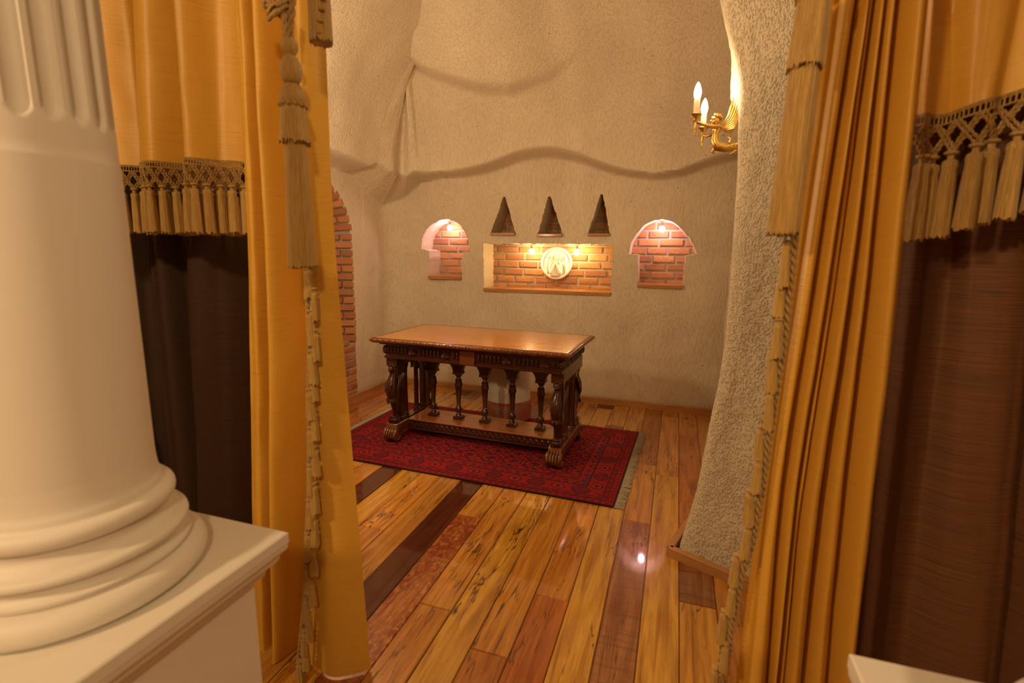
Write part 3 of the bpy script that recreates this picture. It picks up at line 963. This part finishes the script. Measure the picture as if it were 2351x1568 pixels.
# big hanging tassels
def big_tassel(name, label, x, y, ztop, zr, zb1, r, lean=(0, 0), balls=True):
    T = thing(name, label, 'tassel', (x, y, ztop), 0)
    off = Vector((x, y, ztop))
    def ln(mb):
        for i, p in enumerate(mb.v):
            d = ztop-p[2]; mb.v[i] = (p[0]+lean[0]*d, p[1]+lean[1]*d, p[2])
        return mb
    def skirt(z0, z1, r0, r1, seg=110, pleats=7):
        mb = MB(); ph = random.random()*6; tab = [random.uniform(-.035, .035) for _ in range(seg)]
        rf = lambda t, z: 1+.045*math.sin(t*pleats+ph)+tab[int(round(t/(2*PI)*seg)) % seg]
        k = 7; pr = [(r0+(r1-r0)*i/k, z0+(z1-z0)*i/k) for i in range(k+1)]
        mb.lathe(pr, x, y, seg, rf)
        for i in range(seg):
            q = mb.v[k*seg+i]; mb.v[k*seg+i] = (q[0], q[1], q[2]+random.uniform(-.007, .007))
        return mb
    return T, off, ln, skirt
T, off, ln, skirt = big_tassel('hanging_tassel', 'large gold tassel with two round knots, hung on the left curtain', -.988, 1.155, 2.02, 0, 0, .03)
x, y = -.988, 1.155
mb = MB()
for k in range(5):
    a = k*1.2
    cord(mb, (x-.035+.006*k, y, 2.16), (x-.002*k, y-.003*(k % 2), 2.03), .0075)
cord(mb, (x+.022, y, 2.14), (x+.004, y, 2.03), .008)
for i in range(7):
    c0 = Vector((x-.035+random.uniform(-.01, .02), y, 2.11)); 
    mb.tube([c0+Vector((.026*math.cos(t+i), .016*math.sin(t*1.3+i), .012*math.sin(t*2+i)+.02*math.cos(i))) for t in np.linspace(0, 5.5, 20)], .0055, 6)
mb.build('cord_loop', M_rope, T, off=off, smooth=60)
MB().lathe([(.006, 2.035), (.016, 2.03), (.021, 2.018), (.021, 2.008), (.016, 1.998), (.012, 1.993), (.017, 1.988), (.026, 1.972), (.0285, 1.953), (.024, 1.934), (.015, 1.922)], x, y, 28).build('round_knots', M_fr, T, off=off, smooth=70, uv=None)
mb = MB(); mb.lathe([(.014, 1.925), (.024, 1.915), (.030, 1.895), (.0335, 1.87), (.030, 1.865)], x, y, 28)
for i in range(14):
    t0 = i*PI/7
    mb.tube([(x+(.019+.016*s)*math.cos(t0+s*1.6), y+(.019+.016*s)*math.sin(t0+s*1.6), 1.92-.052*s) for s in np.linspace(0, 1, 10)], .0042, 6)
mb.build('braided_collar', M_fr, T, off=off, smooth=60)
sm = skirt(1.868, 1.778, .030, .038, pleats=7); sm.build('short_skirt', M_fr, T, off=off, smooth=50)
sm = skirt(1.80, 1.452, .026, .037, pleats=5); sm.build('long_skirt', M_fr, T, off=off, smooth=50)
# second, shorter tassel cut by the top of the frame
T, off, ln, skirt = big_tassel('hanging_tassel', 'short gold tassel beside the braided cord, at the top left', -.894, 1.16, 2.12, 0, 0, .03)
x, y = -.894, 1.16
m_ = skirt(2.30, 2.015, .022, .027, pleats=6); m_.build('long_skirt', M_fr, T, off=off, smooth=50)
m_ = MB()
for i in range(7): m_.ball((x+.010+.006*i, y-.022, 2.03+.026*i), (.009, .007, .006), 8, 6)
m_.build('edge_knots', M_rope, T, off=off, smooth=60)
# right tassel
T, off, ln, skirt = big_tassel('hanging_tassel', 'long gold tassel hanging against the stone pier beside the right curtain', .222, 1.225, 2.1, 0, 0, .03)
x, y = .222, 1.225
sl = lambda mb: (mb.xf(lambda p: Vector((p.x-(2.0-p.z)*.03, p.y, p.z))), mb)[1]
mb = MB()
mb.ball((x, y, 2.07), (.026, .026, .024), 20, 12)
for i in range(10):
    t0 = i*PI/5
    mb.tube([(x+.032*math.cos(t0+s*2), y+.032*math.sin(t0+s*2), 2.03-.03*s) for s in np.linspace(0, 1, 8)], .005, 6)
sl(mb).build('braided_collar', M_rope, T, off=off, smooth=60)
sl(skirt(2.012, 1.872, .029, .034)).build('short_skirt', M_fr, T, off=off, smooth=50)
sl(skirt(1.90, 1.545, .027, .031, pleats=5)).build('long_skirt', M_fr, T, off=off, smooth=50)
mb = MB()
for i in range(3): cord(mb, (x+.01*i-.01, y+.01, 2.3), (x+.004*i-.004, y, 2.09), .006)
mb.build('hanging_cord', M_rope, T, off=off, smooth=60)

# ------------------------------------------------------------------ rug
RX, RY = 2.27, 1.36
nx, ny = 454, 272
X, Y = np.meshgrid(np.linspace(-RX/2, RX/2, nx+1), np.linspace(-RY/2, RY/2, ny+1))
red = np.array([.26, .009, .010]); deep = np.array([.14, .006, .009]); ink = np.array([.018, .010, .022]); blue = np.array([.015, .025, .07]); brt = np.array([.36, .014, .014])
dx = RX/2-np.abs(X); dy = RY/2-np.abs(Y); dd = np.minimum(dx, dy)
along = np.where(dx < dy, Y, X)
C = np.zeros(X.shape+(3,)); C[:] = red
def put(m, c):
    C[m] = c
h1 = np.sin(X*97)*np.sin(Y*103)+.6*np.sin(X*41+2)*np.sin(Y*57+1)
field = dd > .30
put(field & (h1 > .15), deep); put(field & (h1 > .6), ink)
# little octagon guls in the field
gx = (X/.17+.5) % 1-.5; gy = (Y/.14+.5) % 1-.5
oc = np.maximum(np.maximum(np.abs(gx), np.abs(gy)), (np.abs(gx)+np.abs(gy))*.72)
put(field & (np.abs(oc-.40) < .035), ink); put(field & (oc < .2) & ((np.abs(gx) < .05) | (np.abs(gy) < .05)), ink); put(field & (np.abs(oc-.24) < .02), deep)
put(field & (oc < .37) & (((X*60).astype(int)+(Y*60).astype(int)) % 2 == 0) & (oc > .26), brt)
# borders
def band(a, b, c, mm=None):
    m = (dd >= a) & (dd < b)
    if mm is not None: m &= mm
    put(m, c)
band(0, .012, ink); band(.012, .05, red); band(.02, .045, deep, np.sin(along*140) > .1)
band(.05, .056, ink); band(.056, .085, deep); band(.062, .08, red, np.sin(along*90) > .2)
band(.085, .09, ink); band(.09, .205, red)
per = .15
ga = (along/per+.5) % 1-.5; gd = (dd-.147)/per
o2 = np.maximum(np.maximum(np.abs(ga)*1.05, np.abs(gd)*1.35), (np.abs(ga)+np.abs(gd))*.86)
bm_ = (dd > .09) & (dd < .205)
alt = (np.floor(along/per+.5).astype(int) % 2 == 0)
put(bm_ & (o2 < .40) & alt, red*.75); put(bm_ & (np.abs(o2-.40) < .045) & alt, ink); put(bm_ & (np.abs(o2-.43) < .015) & alt, blue)
put(bm_ & (o2 < .30) & alt & (np.abs(np.sin(ga*28)*np.sin(gd*28)) > .55), ink)
put(bm_ & (o2 < .34) & ~alt & (o2 > .27), ink*1.5); put(bm_ & (o2 < .22) & ~alt, brt); put(bm_ & (o2 < .12) & ~alt, ink)
band(.205, .212, ink); band(.212, .235, deep); band(.218, .23, brt, np.sin(along*110) > .3)
band(.235, .24, blue); band(.24, .275, red); band(.245, .27, ink, np.sin(along*75)*np.cos(dd*150) > .35); band(.275, .30, deep); band(.283, .29, ink)
# blue accents on the short right border
put((dx < .240) & (dx > .222) & (dy > .2) & (np.sin(Y*11) > .1), blue*.7+deep*.3)
C *= rng.uniform(.78, 1.15, X.shape)[..., None]
Zr = .009+.0012*rng.random(X.shape)+.001*np.sin(X*9)*np.sin(Y*7)
V = np.stack([X, Y, Zr], -1).reshape(-1, 3)
mb = MB(); mb.v = [tuple(p) for p in V.tolist()]
w = nx+1
mb.f = [(j*w+i, j*w+i+1, (j+1)*w+i+1, (j+1)*w+i) for j in range(ny) for i in range(nx)]
C4 = np.concatenate([C.reshape(-1, 3), np.ones((len(V), 1))], 1)
# side skirt to the floor
rim = [i for i in range(w)]+[j*w+nx for j in range(1, ny+1)]+[ny*w+i for i in range(nx-1, -1, -1)]+[j*w for j in range(ny-1, 0, -1)]
o = len(mb.v)
for i in rim: p = mb.v[i]; mb.v.append((p[0], p[1], .0005))
for k in range(len(rim)): k2 = (k+1) % len(rim); mb.f.append((rim[k2], rim[k], o+k, o+k2))
C4 = np.concatenate([C4, np.tile([.05, .008, .01, 1], (len(rim), 1))])
M_rug, nt, b = mat('knotted_wool', rough=.9)
n = N(nt); at_ = n.new('ShaderNodeAttribute', attribute_name='col'); n.link(at_.outputs['Color'], b.inputs['Base Color'])
b.inputs['Sheen Weight'].default_value = .12; b.inputs['Sheen Tint'].default_value = (.8, .1, .08, 1)
b.inputs['Specular IOR Level'].default_value = .2
n.bump(n.noise(n.coord('Object', (300, 300, 300)), 1, 3), .5, .004, b)
RUG = thing('oriental_rug', 'dark red patterned rug with cream fringed ends under the carved table', 'rug', (-1.375, 3.545, 0), math.radians(-2.0))
mb.build('woven_field', M_rug, RUG, smooth=0, colors=C4, fix=False)
for sd in (-1, 1):
    mb = MB()
    for i in range(230):
        yy = -RY/2+RY*i/229
        L = random.uniform(.045, .07); a = random.uniform(-.25, .25)
        mb.tube([(sd*(RX/2-.004), yy, .006), (sd*(RX/2+L*.4), yy+a*.01, .006+random.uniform(0, .006)), (sd*(RX/2+L), yy+a*.03, .0035)], [.0026, .0032, .0026], 5)
    mb.build('fringe', M_frug, RUG, smooth=60)

# ------------------------------------------------------------------ pouf behind the table
PX, PY, PR = -1.385, 4.15, .205
P = thing('pouf', 'round cream cloth-covered drum stool with a red fringe, standing behind the table', 'stool', (PX, PY, .0))
MB().lathe([(PR-.004, .03), (PR, .04), (PR, .20), (PR, .56), (PR-.01, .585), (PR-.03, .60), (.02, .605)], 0, 0, 64).build('fabric_drum', M_pouf, P, smooth=60)
mb = MB(); mb.lathe([(PR+.001, .178), (PR+.006, .180), (PR+.006, .205), (PR+.001, .207)], 0, 0, 64, cap=False)
for i in range(90):
    t = 2*PI*i/90; t2 = 2*PI*(i+1)/90; t3 = 2*PI*(i-1)/90; R = PR+.007
    for q in (t2, t3):
        mb.tube([(R*math.cos(t), R*math.sin(t), .18), (R*math.cos(q), R*math.sin(q), .135)], .0028, 5)
mb.build('netted_band', M_frred, P, smooth=60)
mb = MB()
for i in range(90):
    t = 2*PI*i/90; R = PR+.006
    mb.lathe([(.0035, .138), (.0055, .13), (.0055, .115), (.0065, .035)], R*math.cos(t), R*math.sin(t), 6)
o = mb.build('fringe_strands', M_frred, P, smooth=60)
MB().lathe([(PR-.03, .0115), (PR-.03, .03), (.01, .03)], 0, 0, 32).build('foot_ring', M_dark, P)

# ------------------------------------------------------------------ carved table
TB = thing('carved_table', 'dark carved library table with honey-coloured top on the red rug', 'table', (-1.385, 3.585, .0115), math.radians(-2.2))
HX, HY = .775, .405; ZT = .838
mb = MB(); mb.box(-HX+.03, HX-.03, -HY+.03, HY-.03, ZT-.022, ZT, .002); mb.build('table_top', M_top, TB)
# moulded and carved rim
mb = MB()
prof = [(-.034, 0), (-.012, .001), (-.003, -.006), (.003, -.015), (.0, -.024), (-.008, -.030), (-.014, -.036), (-.026, -.040), (-.06, -.042)]
V = []; F = []
for dr, dz in prof:
    hx, hy = HX+dr, HY+dr; V += [(-hx, -hy, ZT+dz), (hx, -hy, ZT+dz), (hx, hy, ZT+dz), (-hx, hy, ZT+dz)]
for k in range(len(prof)-1):
    for j in range(4): F.append((k*4+j, k*4+(j+1) % 4, k*4+4+(j+1) % 4, k*4+4+j))
mb.add(V, F)
mb.build('rim_moulding', M_carve, TB, smooth=50)
mb = MB()
def rim_orn(x0, y0, x1, y1):
    L = math.hypot(x1-x0, y1-y0); k = int(L/.026)
    dx, dy = (x1-x0)/L, (y1-y0)/L; ang = math.atan2(dy, dx)
    for i in range(k):
        s = (i+.5)/k; R = Matrix.Rotation(ang, 3, 'Z')@Matrix.Rotation(.65*(1 if i % 2 else -1), 3, 'Y')
        mb.ball((x0+(x1-x0)*s, y0+(y1-y0)*s, ZT-.012), (.0125, .0055, .0055), 8, 5, R)
rim_orn(-HX, -HY, HX, -HY); rim_orn(HX, -HY, HX, HY); rim_orn(HX, HY, -HX, HY); rim_orn(-HX, HY, -HX, -HY)
mb.build('rim_carving', M_carve, TB, smooth=60)
# frieze
FX, FY = .70, .315
mb = MB()
for hx, hy, z0, z1 in ((FX+.03, FY+.03, .782, .797), (FX-.004, FY-.004, .690, .783), (FX+.006, FY+.006, .672, .692)):
    mb.box(-hx, hx, -hy, hy, z0, z1, .003)
mb.build('frieze', M_dark, TB)
mb = MB()
def egg_row(x0, x1, yy, ax, sg):
    # eggs, darts and palmettes along a side; ax 0: along x on front/back, 1: along y on the ends
    L = x1-x0; k = int(abs(L)/.030)
    for i in range(k):
        s = x0+(i+.5)*L/k; ph = i % 9
        c = (s, yy) if ax == 0 else (yy, s)
        if ph in (6, 7, 8) and k > 9:
            if ph == 7:
                for q in range(-3, 4):
                    a = q*.42
                    px = s+.030*math.sin(a)*1.1; pz = .715+.040*math.cos(a)
                    P1 = (s, yy+sg*.002, .712); P2 = (px, yy+sg*.010, pz)
                    pts = [P1, ((P1[0]+P2[0])/2, yy+sg*.014, (P1[2]+P2[2])/2), P2]
                    if ax: pts = [(p[1], p[0], p[2]) for p in pts]
                    mb.tube(pts, [.003, .006, .004], 6)
        else:
            r = (.0105, .011, .030) if ax == 0 else (.011, .0105, .030)
            mb.ball((c[0], c[1], .738), r, 10, 8)
            d = s+L/k/2
            c2 = (d, yy) if ax == 0 else (yy, d)
            mb.ball((c2[0], c2[1], .735), (.003, .006, .034) if ax == 0 else (.006, .003, .034), 6, 6)
for sg in (-1, 1):
    mb = MB(); egg_row(-FX+.01, -.07, sg*FY, 0, sg); mb.ball((-FX, sg*FY, .738), (.020, .020, .034), 12, 8)
    mb.build('frieze_carving', M_dark, TB, smooth=60)
    mb = MB(); egg_row(.07, FX-.01, sg*FY, 0, sg); mb.ball((FX, sg*FY, .738), (.020, .020, .034), 12, 8)
    mb.build('frieze_carving', M_dark, TB, smooth=60)
    mb = MB(); egg_row(-FY+.01, FY-.01, sg*FX, 1, sg); mb.build('frieze_carving', M_dark, TB, smooth=60)
for sg in (-1, 1): MB().box(-.058, .058, sg*FY-.016, sg*FY+.016, .676, .784, .003).build('centre_block', M_block, TB)
# arcade
BX = [-.44+.22*i for i in range(5)]; BX = [(-.463+.2315*i) for i in range(5)]
cs = [-.579+.2315*i for i in range(6)]
for yy in (0,):
    poly = [(-.66, .675), (-.66, .535)]
    for c in cs:
        for i in range(13):
            t = PI-PI*i/12; poly.append((c+.078*math.cos(t), .535+.080*math.sin(t)))
    poly += [(.66, .535), (.66, .675)]
    mb = MB(); mb.prism(poly, -.024, .024)
    mb.build('arcade', M_dark, TB, smooth=30)
# balusters
bpz = [(.030, .522), (.030, .508), (.022, .500), (.016, .490), (.020, .478), (.028, .468), (.024, .455), (.029, .440), (.030, .42), (.024, .408), (.023, .38), (.015, .265), (.019, .258), (.015, .252), (.024, .240), (.028, .225), (.025, .208), (.016, .198), (.022, .190), (.018, .182), (.026, .172), (.026, .165)]
for x in BX:
    mb = MB()
    mb.lathe(bpz[::-1], x, 0, 24, lambda t, z: 1+(.09*math.cos(t*8) if (.255 < z < .41 or .2 < z < .24 or .415 < z < .47) else 0))
    mb.box(x-.038, x+.038, -.036, .036, .518, .536, .003)
    mb.box(x-.036, x+.036, -.036, .036, .141, .168, .003)
    mb.build('baluster', M_dark, TB, smooth=45)
# stretcher shelf
mb = MB(); mb.box(-.64, .64, -.145, .145, .128, .142, .003); mb.build('stretcher_shelf', M_shelf, TB)
mb = MB(); mb.box(-.64, .64, -.135, .135, .055, .128); mb.box(-.64, .64, -.142, .142, .052, .062, .002)
for sg in (-1, 1):
    for i in range(26):
        x0 = -.60+i*.0465
        mb.tube([(x0, sg*.137, .115), (x0+.012, sg*.139, .105), (x0+.026, sg*.139, .085), (x0+.036, sg*.138, .074)], .0028, 5)
        mb.tube([(x0+.036+.008*math.cos(t), sg*.137, .080+.008*math.sin(t)) for t in np.linspace(-2, 3.5, 10)], .002, 5)
mb.build('stretcher_rail', M_dark, TB, smooth=45)
# end supports
for e in (-1, 1):
    ex = e*.665
    mb = MB(); mb.box(ex-.052, ex+.052, -.30, .30, .098, .142, .004); mb.box(ex-.044, ex+.044, -.27, .27, .06, .10, .003)
    mb.build('end_plinth', M_carve, TB)
    mb = MB(); mb.box(ex-.045, ex+.045, -.29, .29, .60, .676, .004)
    for sg in (-1, 1): mb.ball((ex, sg*.25, .61), (.04, .03, .03), 12, 8)
    mb.build('end_bearer', M_dark, TB)
    for yy in (-.085, .085):
        mb = MB()
        mb.lathe([(.030, .142), (.030, .152), (.026, .158), (.029, .166), (.022, .174), (.019, .185), (.0175, .52), (.022, .527), (.018, .533), (.024, .56), (.030, .60)], ex+e*.012, yy, 32,
                 lambda t, z: 1+(.05*math.cos(t*12) if .18 < z < .53 else (.1*math.cos(t*8) if z > .54 else 0)))
        mb.build('end_column', M_dark, TB, smooth=45)
    for sg in (-1, 1):
        # square pilaster behind each figure
        mb = MB(); mb.box(ex-e*.005-.030, ex-e*.005+.030, sg*.19-.028, sg*.19+.028, .142, .61, .003)
        mb.box(ex-.036, ex+.036, sg*.19-.034, sg*.19+.034, .142, .175, .003)
        mb.build('pilaster', M_shelf if False else M_dark, TB)
        # winged figure
        mb = MB(); Y = lambda v: sg*v
        mb.box(ex-.034, ex+.034, sg*.268-.036, sg*.268+.036, .142, .182, .003)
        mb.box(ex-.029, ex+.029, sg*.268-.030, sg*.268+.030, .182, .196, .003)
        spine = [(.255, .196, .020), (.262, .24, .018), (.275, .29, .022), (.292, .335, .028), (.305, .375, .034), (.310, .42, .040), (.303, .46, .038), (.288, .50, .030), (.276, .53, .024), (.278, .555, .022)]
        mb.tube([(ex, Y(a), z) for a, z, r in spine], [r for a, z, r in spine], 20, rf=lambda q, i: 1+.08*math.cos(q*9))
        mb.ball((ex, Y(.290), .580), (.024, .027, .028), 14, 10)                 # head
        mb.ball((ex, Y(.315), .573), (.013, .014, .012), 10, 6)                 # muzzle
        for q in (-1, 1):
            mb.ball((ex+q*.013, Y(.306), .590), (.005, .005, .005), 6, 5)        # eyes
            mb.ball((ex+q*.022, Y(.278), .600), (.006, .009, .012), 8, 6)
            for k in range(6):                                                  # wing feathers
                a = k*.17
                p0 = Vector((ex+q*.030, Y(.292-.006*k), .375+.010*k))
                p1 = Vector((ex+q*(.043), Y(.272-.020*k), .44+.012*k))
                p2 = Vector((ex+q*(.036), Y(.250-.022*k), .52+.006*k))
                mb.tube([p0, p0.lerp(p1, .5)+Vector((q*.006, 0, 0)), p1, p1.lerp(p2, .5)+Vector((q*.004, 0, 0)), p2], [.007, .009, .009, .008, .004], 7)
            for k in range(4):                                                  # leaf at the hip
                mb.tube([(ex+q*.012*k*.6, Y(.300+.004*k), .355), (ex+q*(.012+.008*k), Y(.335-.008*k), .33), (ex+q*(.014+.010*k), Y(.325-.01*k), .305)], [.007, .009, .004], 6)
        for k in range(9):                                                      # mane curls
            t = k*2*PI/9
            mb.ball((ex+.024*math.cos(t), Y(.282), .585+.026*math.sin(t)), (.010, .012, .010), 8, 6)
        for k in range(5):                                                      # breast leaf
            a = (k-2)*.4
            mb.tube([(ex, Y(.335), .38), (ex+.022*math.sin(a), Y(.352), .42), (ex+.036*math.sin(a), Y(.338), .465)], [.006, .010, .005], 7)
        mb.build('winged_figure', M_carve if False else M_dark, TB, smooth=60)
        # scroll foot
        mb = MB()
        pts = []
        for i in range(40):
            t = i/39*2.3*PI; r = .052-.036*(i/39)
            pts.append((.305+r*math.sin(t+.2), .052+r*math.cos(t+.2)))
        for q in (-1, 1):
            mb.tube([(ex+q*.050, Y(a), z) for a, z in pts], [.009-.004*i/39 for i in range(40)], 8)
        seg = 40; V = []; F = []
        for ix in range(9):
            xx = -.050+.0125*ix; pin = 1-.14*(1-abs(xx)/.05)
            for i in range(seg):
                t = 2*PI*i/seg; r = .050*pin*(1+.045*math.sin(t*11+abs(xx)*60))
                V.append((ex+xx, Y(.305)+r*math.sin(t), .052+r*math.cos(t)))
        for ix in range(8):
            for i in range(seg): F.append((ix*seg+i, ix*seg+(i+1) % seg, (ix+1)*seg+(i+1) % seg, (ix+1)*seg+i))
        F.append(tuple(range(seg))); F.append(tuple(8*seg+i for i in range(seg)))
        mb.add(V, F)
        mb.obox((ex, Y(.262), .118), (.048, 0, 0), (0, .045, 0), (0, 0, .020), .006)
        for k in range(5):
            mb.tube([(ex-.04+.02*k, Y(.25), .10), (ex-.04+.02*k, Y(.305), .112), (ex-.042+.021*k, Y(.345), .090), (ex-.042+.021*k, Y(.360), .055)], [.006, .009, .009, .005], 7)
        mb.build('scroll_foot', M_carve, TB, smooth=60)

# ------------------------------------------------------------------ niche lamps
def niche_lamp(x, z_top, label, M, y=5.10, s=1.0):
    T = thing('niche_lamp', label, 'lamp', (x, y, z_top), 0, 'small bulbs in the wall niches')
    MB().lathe([(.026, 0), (.026, -.008), (.014, -.012), (.013, -.034), (.017, -.036), (.017, -.044)], 0, 0, 20).build('socket', M_socket, T, smooth=45)
    MB().lathe([(.012, -.042), (.022, -.052), (.027, -.066), (.027, -.080), (.022, -.094), (.012, -.102), (.002, -.104)], 0, 0, 20).build('bulb', M, T, smooth=60)
niche_lamp(-1.452, 1.578, 'lit bulb under the top of the wide niche, left of the round relief', M_bulbw)
niche_lamp(-.98, 1.578, 'lit bulb under the top of the wide niche, right of the round relief', M_bulbw)
niche_lamp(-2.385, 1.822, 'lit bulb in the pink arched niche nearest the brick arch', M_bulbp)
niche_lamp(-.165, 1.804, 'lit bulb in the pink arched niche nearest the winged sconce', M_bulbp)

# ------------------------------------------------------------------ relief roundel
RD = thing('relief_roundel', 'round white plaster relief of a praying angel in the wide brick niche', 'relief', (-1.213, 5.20, 1.225))
MC = Vector((-1.213, 5.20, 1.387)); off = Vector((-1.213, 5.20, 1.225))
def face_on(mb):   # local (x right, y up, z out) -> world, facing -Y
    return mb.xf(lambda p: Vector((MC.x+p.x, MC.y-p.z+.03, MC.z+p.y)))
mb = MB(); mb.lathe([(.148, 0), (.150, .008), (.149, .012), (.001, .012)], 0, 0, 64)
face_on(mb).build('disc', M_marble, RD, off=off)
mb = MB(); mb.lathe([(.142, .004), (.166, .004), (.170, .012), (.168, .026), (.160, .034), (.150, .032), (.143, .022), (.142, .010)], 0, 0, 72, cap=False)
face_on(mb).build('raised_rim', M_marble, RD, off=off, smooth=60)
mb = MB()
mb.tube([(-.01, -.125, .018), (-.012, -.06, .026), (-.015, -.01, .028), (-.012, .03, .026)], [.070, .056, .040, .020], 16, flat=.5)     # body
mb.ball((.004, .060, .034), (.026, .034, .024), 16, 12)          # face
mb.ball((-.004, .052, .056), (.004, .008, .006), 8, 6)            # nose
for q in (-1, 1):
    mb.tube([(q*.048-.006, .012, .03), (q*.058-.004, -.05, .040), (q*.052, -.100, .044)], [.020, .021, .019], 12, flat=.8)
    mb.tube([(q*.052, -.100, .046), (q*.030, -.055, .054), (q*.008, -.004, .056), (q*.002+.004, .022, .056)], [.018, .015, .011, .007], 12)
    mb.ball((q*.004+.003, .022, .058), (.007, .013, .007), 8, 6)
    for k in range(7):
        a = k*.2
        mb.tube([(q*.060, .045-.005*k, .016), (q*(.088+.003*k), .072-.022*k, .022), (q*(.102-.001*k), .02-.022*k, .022), (q*(.098-.004*k), -.055-.006*k, .018)], [.006, .010, .010, .004], 7)
mb.build  # noqa
face_on(mb).build('angel_figure', M_marble, RD, off=off, smooth=60)
mb = MB()
for k in range(26):
    t = -.5+k/25*(PI+1.0); r = .034+.006*math.sin(k*2.1)
    mb.ball((.003+r*math.cos(t), .064+r*1.0*math.sin(t), .032+.006*math.cos(k*1.7)), (.010, .010, .010), 8, 6)
for q in (-1, 1):
    for k in range(6): mb.ball((q*(.036+.004*math.sin(k*2)), .045-.013*k, .040), (.009, .010, .009), 8, 6)
face_on(mb).build('curled_hair', M_marble, RD, off=off, smooth=60)
# ------------------------------------------------------------------ winged sconce
SX, SY, SZ = .278, 2.80, 2.036
S = thing('winged_sconce', 'gilt winged figure wall sconce holding two lit candle bulbs on the pier', 'lamp', (SX, SY, SZ))
K = 1.22
def sc(mb): return mb.xf(lambda p: p*K)
mb = MB()
# tail curling back to the wall, torso and neck (local x: negative is away from the wall)
mb.tube([(.03, 0, .0), (0, 0, 0), (-.035, 0, -.012), (-.075, 0, -.016), (-.105, 0, -.008), (-.118, 0, .014), (-.118, 0, .040), (-.112, 0, .060), (-.114, 0, .076)],
        [.016, .014, .013, .016, .020, .018, .013, .018, .008], 16, rf=lambda q, i: 1+(.07*math.cos(q*7) if i < 5 else 0))
for k in range(7):      # fish-scale leaves on the tail
    x = -.02-.014*k
    for q in (-1, 1): mb.ball((x, q*.010, -.004-.002*k), (.009, .006, .006), 8, 6)
mb.tube([(-.112, 0, -.012), (-.125, 0, -.030), (-.112, 0, -.036)], [.010, .007, .003], 8)
mb.tube([(-.03, 0, -.018), (-.045, 0, -.034), (-.06, 0, -.040)], [.007, .005, .002], 8)
mb.tube([(-.062, 0, .004), (-.058, 0, .020), (-.072, 0, .026)], [.008, .006, .003], 8)
mb.ball((-.126, -.008, .052), (.006, .006, .006), 8, 6); mb.ball((-.126, .008, .052), (.006, .006, .006), 8, 6)
mb.ball((-.120, 0, .093), (.0165, .0145, .019), 16, 12)              # head
mb.ball((-.137, 0, .091), (.005, .003, .005), 8, 6)                  # nose
mb.ball((-.133, 0, .081), (.004, .004, .003), 8, 6)
for q in (-1, 1):
    dz = -.012*(q+1)/2; dx = .034*(q+1)/2
    mb.ball((-.132, q*.006, .097), (.003, .003, .002), 6, 5)
    # arms reaching forward to the candle cups
    mb.tube([(-.112, q*.012, .064), (-.116, q*.036, .060), (-.140+dx*.3, q*.062, .058+dz*.5), (-.172+dx*.8, q*.082, .062+dz), (-.194+dx, q*.092, .070+dz)], [.009, .0085, .0075, .006, .0055], 12)
    for f in range(4):
        mb.tube([(-.192+dx, q*.092, .070+dz), (-.202+dx, q*(.092-.006+.004*f), .072+dz), (-.206+dx, q*(.092-.004+.003*f), .064+.004*f+dz)], .0024, 6)
    mb.tube([(-.192+dx, q*.092, .072+dz), (-.196+dx, q*.084, .078+dz)], .0026, 6)
sc(mb).build('gilt_figure', M_brass, S, smooth=60)
mb = MB()
for k in range(22):
    t = k*2.4
    mb.ball((-.116+.014*math.cos(t), .014*math.sin(t), .098+.013*((k % 4)/3)), (.007, .007, .007), 8, 6)
sc(mb).build('curly_hair', M_brass, S, smooth=60)
for q in (-1, 1):
    mb = MB(); dz = -.012*(q+1)/2
    for k in range(8):
        root = Vector((-.100+.003*k, q*.010, .064-.002*k))
        L = .112-.010*k; a = 1.22-.10*k
        mid = root+Vector((math.cos(a)*L*.45+.010, q*.014, math.sin(a)*L*.45-.008))
        tip = root+Vector((math.cos(a)*L, q*.016, math.sin(a)*L))
        mb.tube([root, root.lerp(mid, .6), mid, mid.lerp(tip, .6), tip], [.003, .0052, .006, .005, .0012], 8)
    sc(mb).build('wing', M_brass, S, smooth=60)
    cx, cy_ = -.198+.034*(q+1)/2, q*.092
    mb = MB()
    mb.lathe([(.001, .020), (.003, .024), (.004, .032), (.003, .038), (.005, .044), (.006, .056), (.005, .068), (.009, .080), (.012, .089), (.019, .094), (.023, .097), (.021, .100), (.010, .098)], cx, cy_, 20, z0=dz)
    for k in range(3): mb.ball((cx, cy_, .022+.010*k+dz), .0045, 8, 6)
    sc(mb).build('candle_cup', M_brass, S, smooth=50)
    sc(MB().lathe([(.0115, .098), (.0115, .150), (.010, .153), (.004, .154)], cx, cy_, 20, z0=dz)).build('candle_sleeve', M_candle, S, smooth=50)
    sc(MB().lathe([(.008, .153), (.011, .159), (.0135, .172), (.0135, .182), (.0105, .196), (.006, .208), (.0015, .216)], cx, cy_, 20, z0=dz)).build('flame_bulb', M_bulbc, S, smooth=60)
